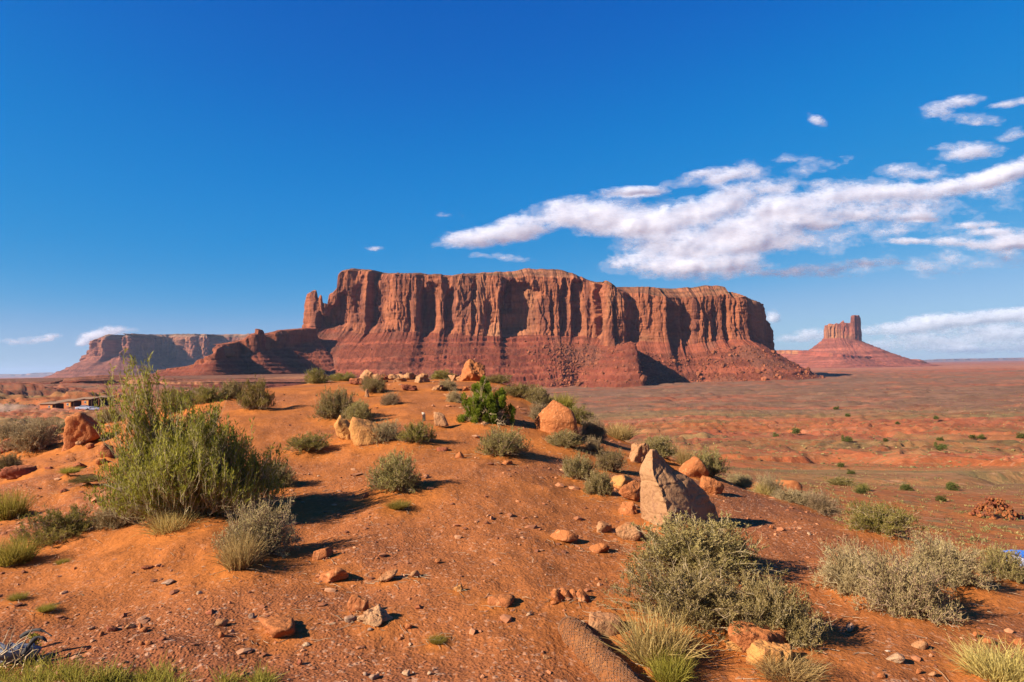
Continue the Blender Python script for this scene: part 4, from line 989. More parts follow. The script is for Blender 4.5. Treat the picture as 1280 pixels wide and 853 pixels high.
        S_[:, 0] += (S_[:, 2] - 1.2) * .16 * np.sign(r.normal(size=m) + .2)
        S2 = np.stack([-.98 + r.normal(size=8) * .05, r.normal(size=8) * .1, r.uniform(.8, 1.3, 8)], 1)
        T = np.vstack([T, S_, S2])
        return T
    e = make_shrub('large_green_bush', 301, big(), M_WOODG, M_GREEN, n2=6, n3=5, nl=4, bare=90, upright=.85, ll=.045, lw=.0050, wood=.0062, root=.20, twig_len=.19, lean=.35, spread=.6, sag=.05)
    p, t = hit(238, 668); m = t / FPX
    R = 118 * m
    e.location = (p[0] * (1 + R * .55 / t), p[1] * (1 + R * .55 / t), float(H(p[0], p[1])) + .05); e.scale = (R * 1.02, R * .9, 205 * m / 1.60)
    mound(e.location, R * 1.0, .10)
    tag(e, 'largest bush, tall wispy green broom-like shrub at the left', 'shrub')
    # bare grey twigs lying among its foot
    # --- juniper: rounded bright green clumps
    r = np.random.default_rng(88); w, l = shrub_parts(401, dome(9, 60, .88, irr=.3, lumps=2.2), n2=6, n3=4, nl=0, wood=.02, twig_len=.2)
    e = empty('juniper_bush'); mesh('branches', w[0], w[1], M_TWIG, e, attrs={'tone': w[2]})
    c = dome(19, 120, .92, flat=.40, irr=.34, lumps=3.2); c[:, 2] = np.maximum(c[:, 2], .10)
    LV, LF, LT = [], [], []
    for i, q in enumerate(c):
        n = 200; s = r.uniform(.06, .115)
        v = unit(r.normal(size=(n, 3))); pp = q + v * (s * r.uniform(.35, 1, (n, 1))) * [1, 1, 1.15]
        V, F = leaves(pp, v + [0, 0, .9] + r.normal(size=(n, 3)) * .35, r.uniform(.03, .07, n), r.uniform(.008, .014, n))
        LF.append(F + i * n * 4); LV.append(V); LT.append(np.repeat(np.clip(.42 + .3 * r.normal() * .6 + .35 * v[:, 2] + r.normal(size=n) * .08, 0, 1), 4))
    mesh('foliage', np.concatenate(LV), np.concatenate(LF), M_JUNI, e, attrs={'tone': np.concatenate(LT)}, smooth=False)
    p, t = hit(607, 531); m = t / FPX; R = 34 * m
    e.location = (p[0] * (1 + R * .5 / t), p[1] * (1 + R * .5 / t), p[2]); e.scale = (R, R, 50 * m / .98); mound(e.location, R * 1.1, .08)
    tag(e, 'bright green bushy juniper in the middle of the crest', 'juniper')
    # grass and sprigs along the bottom left edge: uncountable
    V, F, T = [], [], []; nv = 0; r = np.random.default_rng(99)
    for i in range(430):
        px = r.uniform(-20, 335); yy = 853 - max(4, (30 if px < 200 else 30 - (px - 200) * .16) * r.uniform(0, 1))
        if fbm(px / 26, yy / 9, 0, 2, 4) < (-.02 if px > 200 else -.02): continue
        top = 853 + 12
        py = r.uniform(yy, top)
        p, t = hit(px, py, 8)
        v, f, tt = grass_mesh(int(1000 + i), 26, .030, r.uniform(.06, .16), .0034, .5, 3)
        V.append(v + p); F.append(f + nv); nv += len(v); T.append(tt)
    tag(mesh('green_sprigs', np.concatenate(V), np.concatenate(F), M_SPRIG, attrs={'tone': np.concatenate(T)}, smooth=False), 'low yellow-green sprigs along the bottom left edge', 'grass', kind='stuff')

def build_litter():
    global RNG
    RNG = r = np.random.default_rng(71); P0 = []
    for (mx, my, mr, mh) in MOUNDS:
        if math.hypot(mx, my) > 14: continue
        n = int(14 + 34 * min(mr, 1)); a = r.uniform(0, 6.28, n); q = mr * r.uniform(.4, 1.5, n); P0.append(np.stack([mx + q * np.cos(a), my + q * np.sin(a)], 1))
    n = 380; az = np.radians(r.uniform(-40, 40, n)); q = np.exp(r.uniform(math.log(3), math.log(12), n)); P0.append(np.stack([q * np.sin(az), q * np.cos(az)], 1))
    P0 = np.concatenate(P0); z = H_full(P0[:, 0].copy(), P0[:, 1].copy()); n = len(P0); d = r.normal(size=(n, 3)) * [1, 1, .12]
    P, _ = grow(np.column_stack([P0, z + .008]), d, .03 + .12 * r.uniform(size=n) ** 2.5, 4, .35, 0); P[..., 2] = np.clip(P[..., 2], 0 * P[..., 2] + H_full(P[..., 0].copy().ravel(), P[..., 1].copy().ravel()).reshape(P.shape[:2]) + .003, H_full(P[..., 0].copy().ravel(), P[..., 1].copy().ravel()).reshape(P.shape[:2]) + .02)
    V, F = ribbons(P, np.tile([.0022, .002, .0018, .0014, .0008], (n, 1)), 3)
    tag(mesh('dry_twigs', V, F, M_TWIG, attrs={'tone': np.repeat(r.uniform(.2, 1, n), 15)}), 'countless dry twigs and stalks littering the sand around the bushes', 'twigs', kind='stuff')

def blob_mesh(seed, n=1):
    import bmesh
    b = bmesh.new(); bmesh.ops.create_icosphere(b, subdivisions=1, radius=1); V = np.array([v.co[:] for v in b.verts]); F = np.array([[v.index for v in f.verts] for f in b.faces]); b.free()
    return V, F

def build_far_plants():
    r = np.random.default_rng(321)
    # junipers dotted over the valley: each a thing; leafy little crowns
    def jun(seed):
        rr = np.random.default_rng(seed); LV, LF, LT = [], [], []; c = dome(seed, 34, .95, irr=.4)
        for i, q in enumerate(c):
            n = 26; v = unit(rr.normal(size=(n, 3)))
            V, F = leaves(q + v * rr.uniform(.05, .24, (n, 1)), v + [0, 0, .6], rr.uniform(.08, .18, n), rr.uniform(.03, .05, n))
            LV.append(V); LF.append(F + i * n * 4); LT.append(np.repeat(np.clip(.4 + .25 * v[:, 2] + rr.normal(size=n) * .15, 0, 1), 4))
        e = empty('juniper_tree')
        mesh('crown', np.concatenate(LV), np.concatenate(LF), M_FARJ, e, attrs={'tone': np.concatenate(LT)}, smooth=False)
        P = np.array([[[0, 0, -.2], [.02, 0, .2], [0, .03, .6]]]); V, F = ribbons(P, np.array([[.09, .07, .03]]), 3)
        mesh('trunk', V, F, M_TWIG, e, attrs={'tone': np.full(len(V), .3)})
        return e
    pr = [jun(5), jun(6)]
    spots = [(1059,552,11,'dark juniper in the valley, left end of the pair nearest the brow'),(1107,552,6,'small dark juniper right of the pair above the grey brush'),(1175,551,7,'small juniper above the lower right rock heap, left of two'),(1216,549,7,'small juniper on the valley floor toward the right edge'),
             (1226,547,8,'larger juniper beside the small one toward the right edge'),(1276,548,9,'juniper touching the right edge of the valley'),(1176,562,12,'low wide juniper below the row on the valley floor'),(1190,613,14,'round olive juniper nearest the brown rock heap'),
             (1133,613,12,'round olive juniper below the brow left of the rock heap'),(1177,627,11,'small juniper low in front of the rock heap on its left'),(1076,617,12,'juniper just beyond the brow, right of the creeping shrub row'),(995,543,10,'juniper on the valley floor straight above the orange mound'),
             (970,546,6,'tiny juniper left of the one above the orange mound'),(1170,525,6,'tiny far juniper in the grey-brown flat at right'),(1122,530,5,'tiny far juniper left of another in the grey-brown flat'),(1060,521,6,'tiny far juniper in the grey-brown flat above the brow'),
             (1045,512,6,'farthest tiny juniper toward the mesa right end'),(1051,584,8,'small shrub-like juniper between the red ledges'),(1064,593,8,'small juniper below the red ledges beyond the brow')]
    for i, (px, py, w, lab) in enumerate(spots):
        p, t = hit(px, py, 3000); o = pr[i] if i < 2 else copy_tree(pr[i % 2])
        R = w * t / FPX / 2 * 1.1; o.location = p; o.scale = (R, R, R * 1.25); o.rotation_euler = (0, 0, i)
        tag(o, lab, 'juniper', 'junipers scattered over the valley floor')
    # dry tufts over the lower ground right behind the brow
    N = 14000; az = np.radians(r.uniform(-40, 43, N)); R = np.exp(r.uniform(math.log(20), math.log(130), N)); X, Y = R * np.sin(az), R * np.cos(az)
    k = ((az > radians(14)) | ((az < radians(-22)) & (R > 26))) & (fbm(X / 6, Y / 4, 0, 3, 95) > r.uniform(-.6, .3, N)); k &= (az < radians(-22)) | (R > 24 + 0 * R)
    X, Y, R = X[k], Y[k], R[k]; Z = H(X, Y); LV, LF, LT = [], [], []; nv = 0
    for i in range(len(X)):
        n = 15 if R[i] < 60 else 9; s_ = r.uniform(.06, .24); v = unit(r.normal(size=(n, 3)) * [1, 1, .6] + [0, 0, .35])
        V, F = leaves(np.array([X[i], Y[i], Z[i] - .02]) + v * (s_ * r.uniform(.1, .8, (n, 1))) * [1, 1, .6], v + [0, 0, .6], s_ * r.uniform(.4, .9, n), s_ * r.uniform(.06, .14, n))
        LV.append(V); LF.append(F + nv); nv += len(V); LT.append(np.clip(r.uniform(.1, .9) + r.normal(size=len(V)) * .12, 0, 1))
    tag(mesh('dry_ground_cover', np.concatenate(LV), np.concatenate(LF), M_FARB, attrs={'tone': np.concatenate(LT)}, smooth=False), 'countless small dry tufts on the lower ground behind the brow', 'ground cover', kind='stuff')
    # sagebrush cover: far too many to count
    V0, F0 = blob_mesh(0); V0[:, 2] = np.maximum(V0[:, 2], -.25)
    N = 12500
    az = np.radians(r.uniform(-40, 42, N)); R = np.exp(r.uniform(math.log(110), math.log(1300), N))
    X, Y = R * np.sin(az), R * np.cos(az)
    dn = fbm(X / 60, Y / 30, 0, 4, 84)
    keep = (dn > r.uniform(-.6, .45, N)) & ~((az < radians(-16)) & (R < 330) & (R > 270)) & ~((az > radians(-20)) & (az < radians(11)) & (R < 60))
    X, Y, R = X[keep], Y[keep], R[keep]; n = len(X); Z = H(X, Y)
    s = r.uniform(.14, .38, n) * (.6 + R / 650)
    sc = s[:, None, None] * r.uniform(.6, 1.25, (n, 1, 3)) * [1.15, 1.15, .8]
    W_ = 1 + .32 * r.normal(size=(n, len(V0), 1)).clip(-2, 2)
    V = V0[None] * W_ * sc + np.stack([X, Y, Z], 1)[:, None]
    F = F0[None] + (np.arange(n) * len(V0))[:, None, None]
    T = np.repeat(r.uniform(0, 1, n), len(V0))
    tag(mesh('valley_brush', V.reshape(-1, 3), F.reshape(-1, 3), M_FARB, attrs={'tone': T}, smooth=False), 'countless low grey-green brush dots over the valley floor', 'brush', kind='stuff')

M_FARJ = mat_leaf('juniper_crown', [(0, (.045, .05, .010)), (.5, (.085, .09, .018)), (1, (.14, .14, .035))], .3)
M_FARB = mat_leaf('valley_brush', [(0, (.085, .07, .022)), (.5, (.15, .115, .042)), (1, (.25, .175, .065))], .1)
# ------------------------------------------------------------------ rocks
def ico(sub):
    import bmesh
    b = bmesh.new(); bmesh.ops.create_icosphere(b, subdivisions=sub, radius=1)
    V = np.array([v.co[:] for v in b.verts]); F = np.array([[v.index for v in f.verts] for f in b.faces]); b.free(); return V, F
_ICO = {k: ico(k) for k in (1, 2, 3, 4, 5)}

def rock_shape(seed, sub=4, planes=14, rough=.06, soft=22, flat=None, strata=0.0):
    r = np.random.default_rng(seed); V, F = _ICO[sub]
    n = unit(r.normal(size=(planes, 3))); d = r.uniform(.55, 1.0, planes)
    if flat: n = np.vstack([n, [[0, 0, 1], [0, 0, -1]]]); d = np.append(d, [flat, flat])
    q = V @ n.T / d[None]
    rad = 1 / (np.exp(soft * np.maximum(q, 0) / 4).sum(1) ** 0 * (np.power(np.power(np.maximum(q, 1e-3), soft).sum(1), 1 / soft)))
    P = V * np.minimum(rad, 1.5)[:, None]
    f = fbm(P[:, 0] * 2.2 + seed, P[:, 1] * 2.2, P[:, 2] * 2.2, 5, seed) * 1.6
    c = np.abs(noise3(P[:, 0] * 1.8, P[:, 1] * 1.8, P[:, 2] * 1.8 + seed, seed + 7))
    fine = fbm(P[:, 0] * 7 + seed, P[:, 1] * 7, P[:, 2] * 7, 4, seed + 2); st = terr(fbm(P[:, 0] * 3, P[:, 1] * 3, P[:, 2] * 3 + seed, 3, seed + 4) * 1.4, .35, .12)
    P = P * (1 + rough * 1.5 * f - rough * 1.4 * sstep(.10, 0, c) + rough * .55 * fine + rough * .9 * st)[:, None]
    if strata: P[:, :2] *= (1 + strata * noise3(0 * P[:, 2], P[:, 2] * 9, 0, seed + 3))[:, None]
    P /= np.abs(P).max(0)[None] ; return P, F

M_ORANGE = mat_rock('orange_sandstone', (.36, .118, .036), (.27, .085, .030), (.42, .18, .075), 5, .02, (.36, .12, .032), .6)
M_RED = mat_rock('dark_red_sandstone', (.24, .066, .030), (.17, .048, .026), (.30, .10, .045), 5, .02, (.36, .115, .032), .5)
M_YELLOW = mat_rock('yellow_sandstone', (.45, .215, .062), (.38, .16, .048), (.27, .10, .035), 4, .02, (.37, .13, .04), .35)
M_PALE = mat_rock('pale_tan_sandstone', (.40, .20, .095), (.31, .145, .062), (.22, .085, .04), 5, .025, (.36, .125, .038), .5)
M_STAND = mat_rock('standing_rock_stone', (.37, .20, .095), (.28, .14, .066), (.17, .08, .045), 3, .02, (.36, .13, .045), .15)
M_GREYST = mat_rock('grey_stone', (.30, .19, .125), (.21, .13, .09), (.36, .26, .18), 6, .01, (.36, .125, .04), .35)
M_PALEF = mat_rock('pale_rough_stone', (.46, .27, .14), (.36, .19, .09), (.24, .10, .05), 8, .02, (.36, .13, .045), .4)
M_WHITE = mat_rock('white_stone', (.50, .34, .21), (.38, .22, .12), (.25, .11, .06), 6, .02, (.38, .14, .05), .35)

def rock(px, py, w, h, mat, label, seed, name='boulder', cat='rock', sub=4, sink=.27, depthf=.85, rough=.06, planes=14, flat=None, strata=0.0, tilt=0, rz=None, rmax=45, hum=.05, group=None, soft=46, lean=0.0):
    p, t = hit(px, py, rmax); m = t / FPX
    P, F = rock_shape(seed, sub, planes, rough, soft, flat, strata)
    if rz is None: rz = (seed * 2.39) % 6.28
    c, s = cos(rz), sin(rz); P = np.stack([P[:, 0] * c - P[:, 1] * s, P[:, 0] * s + P[:, 1] * c, P[:, 2]], 1)
    P /= np.abs(P).max(0)[None]
    W2, H2 = w * m / 2, h * m
    D2 = W2 * depthf
    Z = H2 / (2 - sink * 2) if sink < 1 else H2 / 2
    P = P * [W2, D2, Z]
    if tilt: a = radians(tilt); P = np.stack([P[:, 0] * cos(a) - P[:, 2] * sin(a), P[:, 1], P[:, 0] * sin(a) + P[:, 2] * cos(a)], 1)
    if lean: P[:, 0] += P[:, 2] * lean
    rr = math.hypot(p[0], p[1]); q = np.array([p[0], p[1]]) * (1 + D2 * .6 / rr)
    zb = float(H(q[0], q[1]))
    o = mesh(name, P, F, mat); o.location = (q[0], q[1], zb + Z * (1 - 2 * sink) + hum * 0)
    if hum and rr < 40: mound(q, W2 * 1.3, hum * H2)
    tag(o, label, cat, group)
    return o

def standing_rock():
    p, t = hit(845, 668); m = t / FPX
    hs = np.array([-12, 0, 12, 25, 38, 50, 60, 70, 80, 90, 97, 101.5])
    Lx = np.interp(hs, [-12, 0, 30, 60, 75, 85, 95, 101.5], [800, 801, 799.5, 803, 800, 806, 811, 815])
    Fx = np.interp(hs, [-12, 0, 20, 40, 50, 60, 72, 85, 101.5], [838, 837, 837, 833, 828, 825, 818.5, 817.5, 818.2])
    Rx = np.interp(hs, [-12, 0, 10, 25, 45, 60, 70, 80, 90, 101.5], [903, 901, 899, 894, 883, 868, 854, 841, 832, 824])
    RING = []
    for i, h in enumerate(hs):
        f = 1 - max(h, 0) / 101.5
        Lp = np.array([Lx[i], 14 + 16 * f]); Fp = np.array([Fx[i], -26 * f - 3]); Rp = np.array([Rx[i], 66 * f + 5]); Mp = np.array([(Fx[i] + Rx[i]) / 2 + 3 * f, 12 * f])
        Bp = np.array([(Rx[i] * .6 + Lx[i] * .4), 92 * f + 9]); Cp = np.array([Lx[i] + (Rx[i] - Lx[i]) * .12, 56 * f + 8])
        poly = np.array([Lp, (Lp + Fp) / 2 + [-1.5, -1], Fp, Mp + [0, -2 * f], Rp, Bp, Cp])
        k = 20; ring = []
        for j in range(7):
            a, b = poly[j], poly[(j + 1) % 7]
            for q in range(k): ring.append(a + (b - a) * q / k)
        RING.append(np.array(ring))
    RING = np.array(RING); nh = 90; hh = np.linspace(hs[0], hs[-1], nh)
    G = np.stack([[np.interp(hh, hs, RING[:, j, c]) for j in range(140)] for c in (0, 1)], -1)   # 140 x nh x 2
    G = G.transpose(1, 0, 2); Hh = np.repeat(hh[:, None], 140, 1)
    X = (G[..., 0] - 845) * m; Y = G[..., 1] * m; Z = Hh * m
    nx = np.gradient(Y, axis=1); ny = -np.gradient(X, axis=1); l = np.hypot(nx, ny) + 1e-9; nx, ny = nx / l, ny / l
    s = 1 / (m * 100)
    d = (2.2 * fbm(X * s * 4, Y * s * 4, Z * s * 4, 5, 7) + 1.0 * fbm(X * s * 14, Y * s * 14, Z * s * 14, 4, 8) - 1.6 * sstep(.08, 0, np.abs(noise3(X * s * 3, Y * s * 3, Z * s * 6, 11)))) * m
    d = d + 1.4 * m * terr(noise3(X * s * 5, Y * s * 5, Z * s * 5, 12), .5, .1)
    # a step broken out of the sharp front edge two thirds up
    ed = np.exp(-((G[..., 0] - np.interp(Hh, hs, Fx)) / 7) ** 2) * (np.abs(Y / m + 22 * (1 - np.maximum(Hh, 0) / 101.5)) < 12)
    d = d - 5 * m * ed * (sstep(44, 47, Hh) * (1 - sstep(56, 58, Hh)) * .9 + sstep(28, 31, Hh) * (1 - sstep(38, 40, Hh)) * .5)
    d = d * np.clip((101.5 - Hh) / 5, .3, 1)
    V = np.stack([X + nx * d, Y + ny * d, Z], -1).reshape(-1, 3)
    V = np.vstack([V, [[(818.3 - 845) * m, 5 * m, 102.6 * m]]])
    F4 = grid_faces(140, nh, True); c = np.arange(140); b0 = (nh - 1) * 140
    F3 = np.stack([b0 + c, b0 + (c + 1) % 140, np.full(140, len(V) - 1)], 1)
    o = mesh('standing_rock', V, [F4, F3], M_STAND)
    rr = math.hypot(p[0], p[1]); o.location = (p[0] * (1 + 22 * m / rr), p[1] * (1 + 22 * m / rr), p[2] - .01)
    o.rotation_euler = (0, 0, -math.atan2(p[0], p[1]))
    mound(o.location, 60 * m, .07)
    tag(o, 'tall pointed standing rock with lit tan face and dark slanting back', 'rock')

def build_rocks():
    standing_rock()
    R = rock
    R(697, 545, 58, 42, M_ORANGE, 'rounded orange boulder on the right of the crest', 11, rough=.03, planes=40, strata=.02, sub=5, soft=20)
    R(592, 477, 38, 31, M_ORANGE, 'pointed orange boulder standing on the skyline', 12, planes=9, rough=.08, soft=30, sub=5)
    R(465, 558, 50, 44, M_YELLOW, 'long yellow sandstone slab partly behind the grey bush', 13, tilt=28, rough=.05, planes=10, sink=.3)
    R(432, 552, 38, 33, M_YELLOW, 'smaller yellow boulder left of the yellow slab', 14, tilt=18, rough=.06, sink=.25)
    for i, (px, py, w, h, mt, lab) in enumerate([
        (459, 474, 26, 17, M_PALE, 'tallest pale lump of the crest rocks, farthest left'), (474, 474, 18, 10, M_PALE, 'pale rock right of the tallest crest lump'),
        (447, 481, 22, 8, M_RED, 'flat red rock below the tallest crest lump'), (479, 479, 14, 12, M_RED, 'dark red rock beside the upper olive shrub on the crest'),
        (492, 473, 20, 9, M_PALE, 'flat pale slab at the left of the middle crest group'), (503, 469, 20, 9, M_PALE, 'topmost pale rock of the middle crest group'),
        (512, 474, 20, 10, M_PALE, 'pale rock at the front of the middle crest group'), (519, 468, 14, 7, M_PALE, 'small pale rock at the right of the middle crest group'),
        (526, 479, 24, 12, M_PALE, 'rounded tan rock set apart right of the middle crest group'), (500, 478, 18, 6, M_PALE, 'thin pale slab lowest of the middle crest group'),
        (567, 471, 14, 9, M_PALE, 'small rock left of the pointed skyline boulder'), (576, 477, 18, 8, M_PALE, 'pale rock at the left foot of the pointed skyline boulder'),
        (548, 489, 18, 7, M_PALE, 'low pale rock left of the two small grey shrubs'), (512, 489, 22, 8, M_RED, 'dark broken rock slab below the middle crest group'),
        (459, 497, 7, 11, M_PALE, 'small upright tan stone under the upper olive shrub'), (582, 489, 12, 6, M_ORANGE, 'low orange rock above the bright juniper'),
        (560, 497, 12, 5, M_PALE, 'thin pale stone at the foot of the two small grey shrubs'),
        (612, 478, 10, 5, M_PALE, 'small pale rock right of the pointed skyline boulder')]):
        R(px, py, w, h, mt, lab, 30 + i, sub=4, rough=.15, planes=10, flat=.8, strata=.08)
    # leaning slab and stake on the path
    R(551, 536, 19, 21, M_PALE, 'thin pinkish slab leaning upright on the path', 60, planes=8, depthf=.35, lean=-.45, sink=.12, rough=.04, sub=4)
    R(575, 574, 14, 9, M_ORANGE, 'small orange rock on the path below the leaning slab', 61, sub=3)
    R(553, 564, 16, 4, M_RED, 'flat reddish stone on the path right of the greener bush', 62, sub=3, flat=.5)
    R(607, 533, 16, 8, M_PALE, 'small pale rock under the front of the juniper', 63, sub=3)
    R(634, 582, 20, 6, M_ORANGE, 'flat orange stone under the sagebrush by the juniper', 64, sub=3, flat=.6)
    # around the standing rock
    R(798, 580, 32, 26, M_PALE, 'tan boulder on the brow behind the standing rock', 265, rough=.10, planes=22, sub=5)
    R(869, 598, 42, 27, M_ORANGE, 'orange pyramid mound of rock right of the standing rock tip', 66, planes=8, rough=.03, sink=.3)
    R(789, 628, 32, 26, M_ORANGE, 'round red-orange boulder touching the left of the standing rock', 67, rough=.05)
    R(788, 644, 30, 16, M_ORANGE, 'flatter orange boulder below the round one by the standing rock', 68, rough=.06)
    R(776, 612, 36, 20, M_YELLOW, 'shaded tan rock behind the clump of bushes by the standing rock', 69)
    R(784, 678, 38, 27, M_PALE, 'pinkish tan boulder at the lower left foot of the standing rock', 70, rough=.07)
    R(754, 667, 22, 13, M_PALE, 'small tan boulder left of the pinkish tan boulder', 71, rough=.08)
    R(796, 673, 16, 10, M_ORANGE, 'small orange rock wedged between boulder and standing rock', 72, sub=3)
    R(706, 679, 38, 13, M_ORANGE, 'low orange wedge rock on the open ground left of the boulders', 73, sub=4, planes=8, rough=.03, sink=.35)
    R(749, 692, 26, 11, M_ORANGE, 'low orange rock below the wedge, right part of the open ground', 74, sub=3, sink=.3)
    R(793, 720, 18, 15, M_YELLOW, 'yellowish rock at the left edge of the spiky sagebrush', 75, sub=3)
    R(888, 618, 34, 22, M_ORANGE, 'orange rock between the pyramid mound and the standing rock back', 76, sink=.3)
    R(936, 608, 30, 14, M_ORANGE, 'low orange rock on the brow right of the pyramid mound', 77, sink=.35)
    R(984, 620, 42, 24, M_ORANGE, 'small orange mound carrying the sprawling grey shrub', 78, rough=.04, sink=.35, planes=30)
    R(949, 609, 12, 5, M_WHITE, 'small whitish stone on the brow left of the orange mound', 79, sub=3)
    # left side
    R(104, 558, 52, 40, M_ORANGE, 'large leaning brown-orange boulder left of the largest bush', 80, planes=9, rough=.07, lean=.25, soft=30)
    R(62, 545, 24, 14, M_RED, 'small tilted red rock above the grey bush at left', 81, tilt=20, sub=4)
    R(12, 566, 32, 22, M_RED, 'dark red boulder cut by the left edge', 82, rough=.1)
    R(24, 600, 44, 13, M_RED, 'flat dark red slab lying at the left edge', 83, flat=.5, rough=.07, tilt=-6)
    for i, (px, py, w, h, mt, lab) in enumerate([(90, 560, 12, 7, M_ORANGE, 'small rock at the front foot of the leaning boulder'), (98, 558, 10, 6, M_PALE, 'pale chip at the foot of the leaning boulder'),
        (112, 561, 12, 7, M_ORANGE, 'square red rock right below the leaning boulder'), (134, 572, 20, 18, M_ORANGE, 'orange rock between the leaning boulder and largest bush'), (128, 582, 14, 8, M_ORANGE, 'small orange rock under the one beside the largest bush'),
        (84, 520, 14, 7, M_ORANGE, 'orange rock on the brow right of the cars'), (160, 540, 14, 12, M_ORANGE, 'orange rock showing through the left of the largest bush'),
        (98, 588, 16, 6, M_RED, 'crumbling red clod on the rough ground, the highest'), (112, 597, 18, 6, M_RED, 'crumbling red clod on the rough ground, the rightmost'), (62, 588, 14, 5, M_RED, 'crumbling red clod on the rough ground, the leftmost'),
        (80, 616, 16, 5, M_RED, 'crumbling red clod on the rough ground, the lowest')]):
        R(px, py, w, h, mt, lab, 90 + i, sub=3, rough=.1)
    # foreground
    R(470, 783, 48, 20, M_PALEF, 'pale rough rock on the gravel at the bottom centre', 111, rough=.14, planes=26, sink=.3, sub=5, strata=.03)
    R(449, 766, 30, 18, M_ORANGE, 'orange slab tilted against the pale rough rock', 111, flat=.4, tilt=-18, depthf=.6, sink=.25)
    R(437, 779, 17, 7, M_GREYST, 'flat grey stone left of the pale rough rock', 112, sub=3, flat=.6)
    R(420, 728, 46, 16, M_ORANGE, 'low orange rock half buried above the pale rough rock', 113, rough=.05, sink=.4)
    R(404, 699, 26, 13, M_ORANGE, 'small orange dome of rock near the shaded bush', 114, sink=.35, rough=.03)
    R(352, 797, 70, 12, M_ORANGE, 'long low orange slab in the gravel at lower left', 115, flat=.4, sink=.4, rough=.06)
    R(484, 728, 26, 13, M_PALE, 'crumbly tan rock with ribs on the gravel', 116, rough=.12, sink=.3)
    R(519, 723, 14, 9, M_PALE, 'small tan rock right of the crumbly ribbed one', 117, sub=3)
    R(574, 740, 14, 9, M_YELLOW, 'small bright tan rock alone on the gravel', 118, sub=3)
    R(626, 757, 36, 8, M_ORANGE, 'long thin orange rock strip on the gravel', 119, sub=3, flat=.4, rz=0, sink=.35)
    for i, (dx, dy) in enumerate([(-12, 2), (-2, 0), (9, 1), (18, 1)]):
        R(708 + dx, 751 + dy, 16, 12, M_ORANGE, ['leftmost fin of the ribbed orange rock on the gravel', 'second fin of the ribbed orange rock on the gravel', 'third fin of the ribbed orange rock on the gravel', 'rightmost fin of the ribbed orange rock on the gravel'][i], 120 + i, sub=3, tilt=38, depthf=1.3, flat=.3, rz=0, sink=.3, name='rock_fin')
    R(752, 795, 54, 20, M_PALE, 'smooth pinkish slab just behind the straw roll', 125, flat=.5, rough=.03, sink=.35)
    R(728, 788, 24, 10, M_ORANGE, 'small orange rock touching the top of the straw roll', 126, sub=3, sink=.3)
    # the ledge, in two bedded slabs
    R(948, 824, 104, 32, M_ORANGE, 'upper orange slab of the sandstone ledge at the bottom right', 130, sub=5, flat=.5, rough=.09, tilt=-10, sink=.36, planes=9, depthf=.55, rz=.1)
    R(922, 822, 48, 18, M_YELLOW, 'left pale end of the sandstone ledge at the bottom right', 135, sub=4, flat=.5, rough=.08, sink=.42, depthf=.6, planes=9)
    R(975, 840, 84, 26, M_YELLOW, 'lower pale bulging slab of the sandstone ledge', 129, sub=5, flat=.5, rough=.09, sink=.4, planes=10, depthf=.55, rz=0, tilt=-8)
